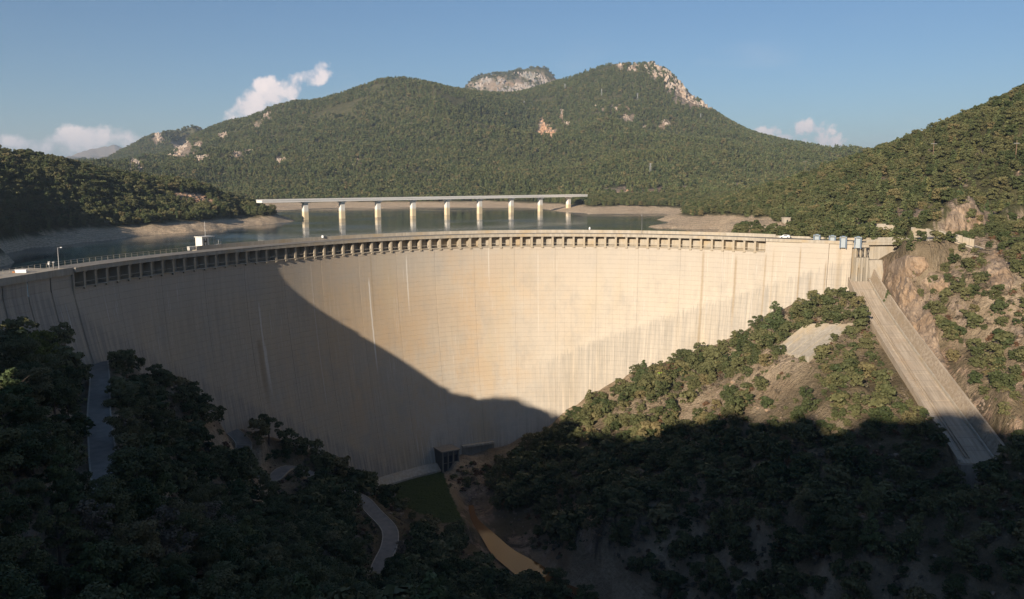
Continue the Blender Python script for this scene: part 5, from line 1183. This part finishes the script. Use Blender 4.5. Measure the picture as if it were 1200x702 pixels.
# ---- candidate places, walked over the ground sheet cell by cell
def candidates(r0, r1, th0, th1, spacing, fn):
    """random points in the polar sector; fn(x,y,r)->probability"""
    area = .5 * math.radians(th1 - th0) * (r1 * r1 - r0 * r0); n = int(area / spacing ** 2)
    th = np.radians(RNG.uniform(th0, th1, n)); r = np.sqrt(RNG.uniform(r0 * r0, r1 * r1, n)); x, y = r * np.sin(th), r * np.cos(th)
    p = fn(x, y, r); m = RNG.uniform(0, 1, n) < p; x, y = x[m], y[m]; return np.stack([x, y, HF(x, y)], -1)
def facing(x, y, z, e=6.0):
    """true where the ground can be seen from the camera side (rough test)"""
    r = np.hypot(x, y); ux, uy = x / r, y / r; z2 = HF(x + ux * e * r / 600, y + uy * e * r / 600); return (z2 - z) / (e * r / 600) > (z - CAMH) / r - .25
def thin(P, dmin):
    """grid based minimum spacing"""
    c = np.floor(P[:, :2] / dmin).astype(np.int64); _, i = np.unique(c[:, 0] * 1000003 + c[:, 1], return_index=True); return P[np.sort(i)]
def blocked(x, y):
    b = inside(LAWN, x, y)
    for P, w in ROADC.values(): b |= segdist(P, x, y)[0] < w * .5 + 1.6
    b |= segdist(RIVER, x, y)[0] < 9
    t = (y - CH_T[1]) / (CH_B[1] - CH_T[1]); cx = CH_T[0] + (CH_B[0] - CH_T[0]) * t; b |= (t > -.15) & (t < 1.12) & (x > cx - 3.0) & (x < cx + 15)
    # the dam itself and a strip before and behind
    cl = np.array([dampt(s, 0, 0.)[:2] for s in np.linspace(-70, LEN, 70)] + [tuple(RB), tuple(RC), (RC[0] + 14, RC[1] + 2)]); ds, _ = segdist(cl, x, y); b |= ds < 7.5 + batter(-HF(x, y), 150.)
    b |= inside(np.array([tuple(c[:2]) for c in c4]), x, y)
    b |= segdist(np.array([tuple(bpt(t)) for t in (-1.2, 0, 2, 4, 6, 8, 8.7)]), x, y)[0] < 8
    b |= segdist(rw[:, :2], x, y)[0] < 5; b |= inside(np.array([v[:2] for v in V6]), x, y)
    b |= np.hypot(x, y) < 42
    b |= segdist(np.array([(x_, y_) for x_, y_ in [(-8, 30), (0, 0)]]), x, y)[0] < 6
    return b
V6 = [tuple(atr(x, y, r)) for x, y, r in [(1056, 283, 342), (1082, 285, 342), (1112, 285, 345), (1108, 274, 358), (1084, 270, 361), (1064, 273, 358)]]
# density fields of the gorge, by regions as seen
CLEAR = [(735, 482, 26, 14), (822, 478, 34, 18), (700, 492, 16, 8), (850, 460, 22, 14), (925, 455, 34, 34), (890, 492, 40, 14), (935, 405, 30, 14), (960, 480, 20, 22), (1062, 460, 22, 30), (1052, 350, 18, 34), (1072, 384, 14, 24), (1168, 318, 16, 24), (1150, 285, 12, 4),
         (1135, 485, 16, 16), (1188, 500, 20, 10), (1195, 400, 10, 14), (1125, 430, 10, 20), (780, 395, 10, 10), (760, 460, 12, 8), (560, 590, 20, 30), (605, 620, 26, 14), (497, 590, 62, 40), (600, 655, 60, 26), (560, 600, 20, 34), (450, 632, 38, 56), (326, 574, 46, 32), (270, 526, 30, 26), (117, 505, 15, 100), (525, 545, 52, 26), (575, 535, 28, 14)]
def d_gorge(x, y, r):
    z = HF(x, y); px, py, f = project(x, y, z); p = np.full(x.shape, .85)
    for cx, cy, a, b in CLEAR:
        e = ((px - cx) / a) ** 2 + ((py - cy) / b) ** 2; p = np.where(e < 1, .06, p)
    n = fbm(x / 26, y / 26, 3, 91); p *= smooth(-.55, .0, n + .25)
    up = (py < 415 + (940 - px) * .33) & (px > 640) & (px < 935) & (py < 500); p = np.where(up & (f > 0), .9, p)
    p = np.where((f < 1), .8, p); p = np.where(blocked(x, y) | (inside(_bpoly, x, y) & (r < 2000)) | (z < -99.2), 0, p); return p
gor = candidates(22, 470, -58, 60, 2.6, d_gorge); gor = thin(gor, 4.1)
_e = np.array([(655, 514), (668, 506), (682, 499), (694, 493), (706, 487), (718, 481), (730, 476), (742, 470), (754, 464), (765, 457), (777, 452), (788, 446), (800, 440), (812, 434), (824, 428), (836, 422), (848, 416), (860, 410), (872, 406), (884, 402), (895, 398), (915, 394), (928, 398), (880, 416), (862, 424), (845, 432), (898, 412), (826, 442), (640, 521), (624, 524), (607, 527), (590, 530)], float)
_e += RNG.uniform(-3, 3, _e.shape); _ep = trace(_e[:, 0], _e[:, 1], 150, 500); _ep = _ep[np.isfinite(_ep[:, 0])]; _ep = _ep[~blocked(_ep[:, 0], _ep[:, 1])]; print('edge trees', len(_ep)); gor = np.concatenate([gor, _ep]); N_EDGE = len(_ep)
# hills above and behind the reservoir
def d_hill(x, y, r):
    z = HF(x, y); n = fbm(x / 70, y / 70, 3, 51); p = np.where(inside(_bpoly, x, y) | (r > 700), .95, 0.0)
    p *= (L_ROCK(x, y) < .35) * (L_BARE(x, y) < .35) * (z > -6) * smooth(-.75, -.15, n + .35 * fbm(x / 260, y / 260, 2, 57)); p = np.where(blocked(x, y), 0, p); return p * facing(x, y, z) * np.where((r > 3600), .45, 1.0)
hil = thin(candidates(300, 1150, -40, 42, 2.9, d_hill), 3.9)
mtn1 = thin(candidates(1150, 1800, -36, 38, 4.2, d_hill), 4.6); mtn2 = thin(candidates(1800, 3400, -34, 36, 6.2, d_hill), 6.4)
far3 = thin(candidates(3400, 4700, -30, 30, 12, d_hill), 12)
# the hill behind the camera that shades the valley
def d_back(x, y, r): return np.where(blocked(x, y), 0, .85)
back = thin(candidates(60, 420, -178, -60, 4.5, d_back), 4.8); b2_ = thin(candidates(100, 300, 130, 180, 4.5, d_back), 4.8); back = np.concatenate([back, b2_]); back = back[(back[:, 2] > 0) & ~((back[:, 0] > -150) & (back[:, 1] > 130))]
print('trees', len(gor), len(hil), len(mtn1), len(mtn2), len(far3), len(back))

# ---- the individual trees
def visible(P, top=5.0):
    """sample the sight line from the camera"""
    ok = np.ones(len(P), bool); T = P + np.array([0, 0, top])
    for k in np.linspace(.08, .97, 40):
        q = np.array([0, 0, CAMH]) + (T - np.array([0, 0, CAMH])) * k; ok &= HF(q[:, 0], q[:, 1]) < q[:, 2]
    px, py, f = project(T[:, 0], T[:, 1], T[:, 2]); return ok & (px > -15) & (px < 1215) & (py > 90) & (py < 735) & (f > 0)
th_ = {'gor': gor, 'hil': hil}
H_g = 3.4 + 5.4 * RNG.uniform(0, 1, len(gor)) ** 1.3; H_h = RNG.uniform(3.6, 8.0, len(hil))
px, py, f_ = project(gor[:, 0], gor[:, 1], gor[:, 2])
sm_ = (px > 900) & (py > 380) & (py < 520) | (px > 1020); H_g = np.where(sm_, H_g * .72, H_g); H_g = np.where((px > 640) & (px < 940) & (py < 520), np.maximum(H_g * .9, 4.8), H_g); H_g = np.where(py > 560, H_g * 1.05, H_g)
H_g[-N_EDGE:] = RNG.uniform(5.5, 8.0, N_EDGE)
vis = visible(gor); app = H_g / np.hypot(gor[:, 0], gor[:, 1]) * vis
pick = np.argsort(-app)[:262]; isg = np.zeros(len(gor), bool); isg[pick] = True
def zone(px, py, r):
    if px < 420 and py < 470: return 'dark holm oak on the shaded bank against the left part of the dam', 'shaded trees along the left foot of the dam', 'holm_oak'
    if px < 420 and py < 590: return 'dark tree beside the service road on the shaded left bank', 'shaded trees around the service roads', 'holm_oak'
    if px < 620: return 'big dark tree low in the shaded foreground below the lowest road bend', 'shaded foreground trees', 'holm_oak'
    if px < 950 and py < 505: return 'olive green holm oak on the sunlit slope below the right half of the dam', 'sunlit trees below the right half of the dam', 'holm_oak'
    if px < 1050 and py < 510: return 'low green oak in the clump on the sunlit spur left of the spillway chute', 'sunlit oaks left of the chute', 'oak_tree'
    if py < 520: return 'small green oak on the sunlit rocky bank right of the spillway chute', 'sunlit oaks right of the chute', 'oak_tree'
    return 'dark tree on the shaded lower right bank above the river', 'shaded trees on the lower right bank', 'holm_oak'
MARKS = [(118, 440, 'upper end of the narrow shaded road'), (118, 520, 'middle of the narrow shaded road'), (130, 600, 'lower end of the narrow shaded road'), (268, 505, 'short upper stretch of the bending road'), (325, 555, 'middle bend of the road'), (445, 600, 'lowest stretch of the road'),
         (456, 575, 'round tank'), (500, 585, 'dark green lawn'), (517, 525, 'outlet house'), (550, 520, 'walkway at the foot of the dam'), (560, 608, 'upper river pool'), (610, 650, 'brown river pool'), (655, 500, 'lower tip of the sunlit slope'), (775, 437, 'lime green flare spot'), (907, 370, 'tall conifer against the dam'),
         (735, 482, 'left bare patch on the sunlit slope'), (822, 478, 'right bare patch on the sunlit slope'), (950, 400, 'concrete apron'), (1005, 345, 'top of the chute'), (1060, 430, 'middle of the chute'), (1130, 500, 'lower end of the chute'), (1045, 300, 'pale headwall'), (1142, 270, 'orange cliff above the road'), (1168, 318, 'grey rock knob on the right bank'),
         (1190, 400, 'right edge of the view'), (1190, 520, 'right edge where the shadow begins'), (1195, 640, 'bottom right corner'), (1000, 690, 'bottom edge right of centre'), (800, 690, 'bottom edge below the dark right bank'), (680, 695, 'bottom end of the river'), (400, 695, 'bottom edge left of the river'), (230, 695, 'bottom edge below the leafless trees'), (60, 690, 'bottom left corner'),
         (10, 560, 'left edge of the view low down'), (8, 420, 'left edge by the abutment'), (50, 410, 'tall yellow green tree'), (250, 620, 'large leafless tree'), (900, 500, 'shadow line on the right bank'), (760, 515, 'shadow line below the oaks'), (1020, 500, 'shadow line left of the chute'), (860, 600, 'middle of the dark right bank'), (720, 600, 'dark bank just right of the river'), (1060, 610, 'dark slope below the chute'), (210, 470, 'left foot of the dam'), (370, 540, 'rounded foot of the dam beside the road')]
zc = {}; info = []
ORD = ['nearest', 'second', 'third', 'fourth', 'fifth', 'sixth', 'seventh', 'eighth', 'ninth', 'tenth', 'eleventh', 'twelfth', 'thirteenth', 'fourteenth', 'fifteenth', 'sixteenth', 'seventeenth', 'eighteenth', 'nineteenth', 'twentieth', 'twenty-first', 'twenty-second', 'twenty-third', 'twenty-fourth', 'twenty-fifth', 'twenty-sixth', 'twenty-seventh', 'twenty-eighth']
for i in pick:
    p = gor[i]; r = math.hypot(p[0], p[1]); a, b, c = (float(v) for v in project(p[0], p[1], p[2] + H_g[i] * .5)); lb, gp, nm = zone(a, b, r)
    zc[gp] = zc.get(gp, 0) + 1
    kd = 'oak' if random.random() < .7 else 'broad'
    if nm == 'oak_tree': kd = random.choice(('oak', 'shrub', 'broad'))
    if 'shaded' in gp and random.random() < .16: kd = 'pine'
    hh = float(H_g[i]) * (1.15 if kd == 'pine' else 1.0) * (.75 if kd == 'shrub' else 1)
    k = min(range(len(MARKS)), key=lambda q: (a - MARKS[q][0]) ** 2 + (b - MARKS[q][1]) ** 2); dx, dy = a - MARKS[k][0], b - MARKS[k][1]
    side = ('right of' if dx > 0 else 'left of') if abs(dx) > abs(dy) else ('below' if dy > 0 else 'above')
    form = {'oak': 'rounded', 'broad': 'ragged', 'pine': 'pointed', 'shrub': 'low bushy'}[kd]; tone = 'sunlit' if 'sunlit' in gp else 'dark'
    info.append([k, side, form, tone, math.hypot(dx, dy), p, hh, kd, gp, nm])
info.sort(key=lambda t: (t[0], t[1], t[2], t[3], t[4])); cnt = {}
for k, side, form, tone, dd, p, hh, kd, gp, nm in info:
    key = (k, side, form, tone); n = cnt.get(key, 0); cnt[key] = n + 1
    if kd == 'pine': nm = 'pine_tree'; gp = gp.replace('trees', 'pines')
    if kd == 'shrub': nm = 'oak_shrub'; gp = gp.replace('oaks', 'oak shrubs')
    noun = {'pine': 'pine', 'shrub': 'bush', 'oak': 'oak', 'broad': 'tree'}[kd]
    o_ = '' if n == 0 else (ORD[min(n, 27)] + ' '); lb = '%s%s %s %s %s the %s' % ('nearest ' if n == 0 else o_ + 'nearest ', tone, form, noun, side, MARKS[k][1 + 1])
    tree_thing(kd, random.choice(HI[kd]), (p[0], p[1], p[2] - .35), hh, random.uniform(.85, 1.3), lb, gp, random.uniform(0, 6.28), nm)
print(zc)
def special(px, py, h, kd, crown, wd, label, nm, group=None, r=None):
    q = atr(px, py, r) if r else trace(px, py, 20, 900)[0]
    q = (q[0], q[1], float(HF(np.array([q[0]]), np.array([q[1]]))[0]) - .3); tree_thing(kd, crown, q, h, wd, label, group, random.uniform(0, 6), nm)
special(50, 400, 11.5, 'broad', SPECIAL['bright'], .85, 'tall yellow-green tree catching the sun at the left edge above the upper road', 'poplar_tree', r=200)
special(28, 404, 7.0, 'pine', SPECIAL['brightpine'], .9, 'narrow yellow-green tree top catching the sun beside the left abutment', 'conifer_tree', r=218)
special(72, 425, 6.0, 'broad', SPECIAL['bright'], 1.0, 'small yellow-green tree right of the tall sunlit one', 'poplar_tree', r=208)
special(907, 392, 13.5, 'pine', HI['pine'][0], 1.25, 'tallest dark conifer at the top of the sunlit slope against the dam', 'conifer_tree')
special(886, 388, 7, 'oak', HI['oak'][1], 1.1, 'rounded oak just left of the tall conifer against the dam', 'holm_oak')
special(801, 430, 8, 'oak', HI['oak'][2], 1.1, 'dark rounded oak standing out against the pale dam halfway up the slope', 'holm_oak')
special(677, 492, 7, 'oak', HI['oak'][0], 1.0, 'oak at the lowest sunlit point of the slope against the dam', 'holm_oak')
special(754, 443, 8, 'pine', HI['pine'][1], 1.1, 'thin conifer rising above the oaks against the pale dam', 'conifer_tree')
special(787, 438, 5, 'oak', SPECIAL['red'], 1.2, 'russet brown bush at the edge of the oaks against the dam', 'russet_bush')
special(775, 445, 4.2, 'shrub', SPECIAL['lime'], 1.0, 'round lime green bush added for a lens flare spot among the oaks', 'lime_bush')  # added bush, stands in for a round green lens flare spot
special(1006, 392, 4.5, 'shrub', HI['shrub'][0], 1.0, 'round green bush left of the top of the chute, upper of two', 'oak_shrub', 'two bushes beside the chute')
special(1015, 410, 5, 'shrub', HI['shrub'][1], 1.0, 'round green bush hanging over the chute edge, lower of two', 'oak_shrub', 'two bushes beside the chute')
special(1043, 304, 6.5, 'pine', HI['pine'][2], .9, 'small dark conifer in front of the pale headwall', 'conifer_tree', r=338)
special(1066, 300, 4.5, 'pine', HI['pine'][0], 1.2, 'short bushy conifer at the right end of the headwall', 'conifer_tree', r=338)
special(250, 640, 9, 'broad', SPECIAL['dry'], 1.3, 'grey leafless tree in the shaded foreground, left of centre', 'bare_tree')
special(195, 660, 8, 'broad', SPECIAL['dry'], 1.3, 'smaller grey leafless tree left of the other leafless one', 'bare_tree')
special(315, 520, 10.5, 'broad', HI['broad'][0], 1.25, 'dark tall tree above the middle road bend against the dam', 'broadleaf_tree')
special(290, 500, 5, 'oak', HI['oak'][1], 1.0, 'small round dark tree left of the tall one above the road bend', 'holm_oak')
special(112, 420, 6.5, 'pine', HI['pine'][1], 1.3, 'dark conifer at the top of the upper road against the dam', 'pine_tree')

for n_, (a_, b_, h_) in enumerate([(110, 655, 8), (330, 640, 7), (285, 600, 6.5), (470, 655, 6), (700, 640, 6), (830, 610, 6.5), (980, 640, 6)]):
    special(a_, b_, h_, 'broad', SPECIAL['dry'], 1.1, ['grey leafless tree near the bottom left corner', 'grey leafless tree right of the large leafless one', 'small grey leafless tree above the large leafless one', 'grey leafless tree below the lowest road bend', 'grey leafless tree on the dark bank right of the river', 'grey leafless tree in the middle of the dark right bank', 'grey leafless tree low on the dark right bank towards the corner'][n_], 'bare_tree')
rest = gor[~isg]; Hr = H_g[~isg]
LO = {k: variants(k, n, c, m, 3, s) for k, n, c, m, s in (('oak', 1000, .044, ML_OAK, 110), ('pine', 600, .044, ML_PINE, 120), ('shrub', 500, .08, ML_OAK, 140))}
XL = {'oak': variants('oak', 130, .12, ML_OAK, 3, 210), 'pine': variants('pine', 95, .095, ML_PINE, 4, 220)}
def sc3(h, lo=.85, hi=1.25): w = RNG.uniform(lo, hi, len(h)); return np.stack([h * w, h * w, h], -1)
sink = lambda P, d: P - np.array([0, 0, d])
scatter('gorge_woods', sink(rest, .4), sc3(Hr), RNG.uniform(0, 6.28, len(rest)), LO['oak'] + LO['shrub'][:1])
scatter('hillside_woods', sink(hil, .4), sc3(H_h * np.where(hil[:, 1] < 640, 1.0, 1.1)), RNG.uniform(0, 6.28, len(hil)), LO['oak'] + LO['oak'][:2] + LO['pine'][:2])
hm = RNG.uniform(5, 10.5, len(mtn1)); scatter('mountain_forest', sink(mtn1, .5), sc3(hm, .8, 1.1), RNG.uniform(0, 6.28, len(mtn1)), XL['pine'] + XL['oak'][:2])
hm = RNG.uniform(6.5, 12, len(mtn2)); scatter('high_forest', sink(mtn2, .5), sc3(hm, .9, 1.3), RNG.uniform(0, 6.28, len(mtn2)), XL['pine'] + XL['oak'][:1])
hm = RNG.uniform(9, 14, len(far3)); scatter('distant_forest', sink(far3, 1), sc3(hm, 1.1, 1.5), RNG.uniform(0, 6.28, len(far3)), XL['oak'])
scatter('ridge_woods', sink(back, .5), sc3(RNG.uniform(4.5, 8.5, len(back)), 1.0, 1.4), RNG.uniform(0, 6.28, len(back)), LO['oak'])
def d_stone(x, y, r):
    z = HF(x, y); n = fbm(x / 9, y / 9, 3, 27); px_, py_, f_ = project(x, y, z); st = np.exp(-((px_ - 555) / 22) ** 2 - ((py_ - 580) / 45) ** 2) * (f_ > 0)
    return np.where(blocked(x, y) | (inside(_bpoly, x, y) & (r < 2000)), 0, np.clip(.10 + .5 * smooth(.1, .5, n) + L_ROCK(x, y) * .5 + st * .6, 0, 1))
stn = candidates(30, 400, -40, 42, 1.9, d_stone); hs = RNG.uniform(.15, .62, len(stn)) * (1 + 1.2 * (RNG.uniform(0, 1, len(stn)) > .93))
scatter('loose_stones', stn, sc3(hs, .9, 1.6), RNG.uniform(0, 6.28, len(stn)), STONES)
# low scrub on the dry slopes
def d_scrub(x, y, r):
    z = HF(x, y); n = fbm(x / 14, y / 14, 3, 17); px_, py_, f_ = project(x, y, z); cl = np.zeros(x.shape, bool)
    for cx, cy, a, b in CLEAR[:22]: cl |= ((px_ - cx) / a) ** 2 + ((py_ - cy) / b) ** 2 < 1
    return np.where(blocked(x, y) | (inside(_bpoly, x, y) & (r < 2000)) | (z < -99), 0, (.25 + .6 * smooth(-.2, .3, n)) * np.where(cl, .45, 1))
scr = candidates(22, 420, -45, 48, 1.6, d_scrub); hs = RNG.uniform(.35, 1.9, len(scr)) ** 1.2
scatter('low_scrub', sink(scr, .1), sc3(hs, .9, 1.5), RNG.uniform(0, 6.28, len(scr)), [crown_mesh('shrub', 90, .16, 300 + i, m) for i, m in enumerate((ML_OAK, ML_DRY, ML_OAK, ML_DRY, ML_OAK, ML_DRY, ML_OAK, ML_DRY, ML_RED))])

# ------------------------------------------------------------------ haze: one closed box of thin air
def build_haze():
    m = bpy.data.materials.new('haze'); m.use_nodes = True; nt = m.node_tree; nt.nodes.clear(); out = nt.nodes.new('ShaderNodeOutputMaterial'); v = nt.nodes.new('ShaderNodeVolumePrincipled')
    v.inputs['Color'].default_value = (.70, .84, 1.0, 1); v.inputs['Density'].default_value = HAZE; v.inputs['Anisotropy'].default_value = .2; nt.links.new(v.outputs[0], out.inputs['Volume'])
    o = MB().box(-27000, 27000, -27000, 27000, -103, 640).build('haze', m); tag(o, kind='stuff'); return o
HAZE = 0.00008
if HAZE > 0: build_haze()
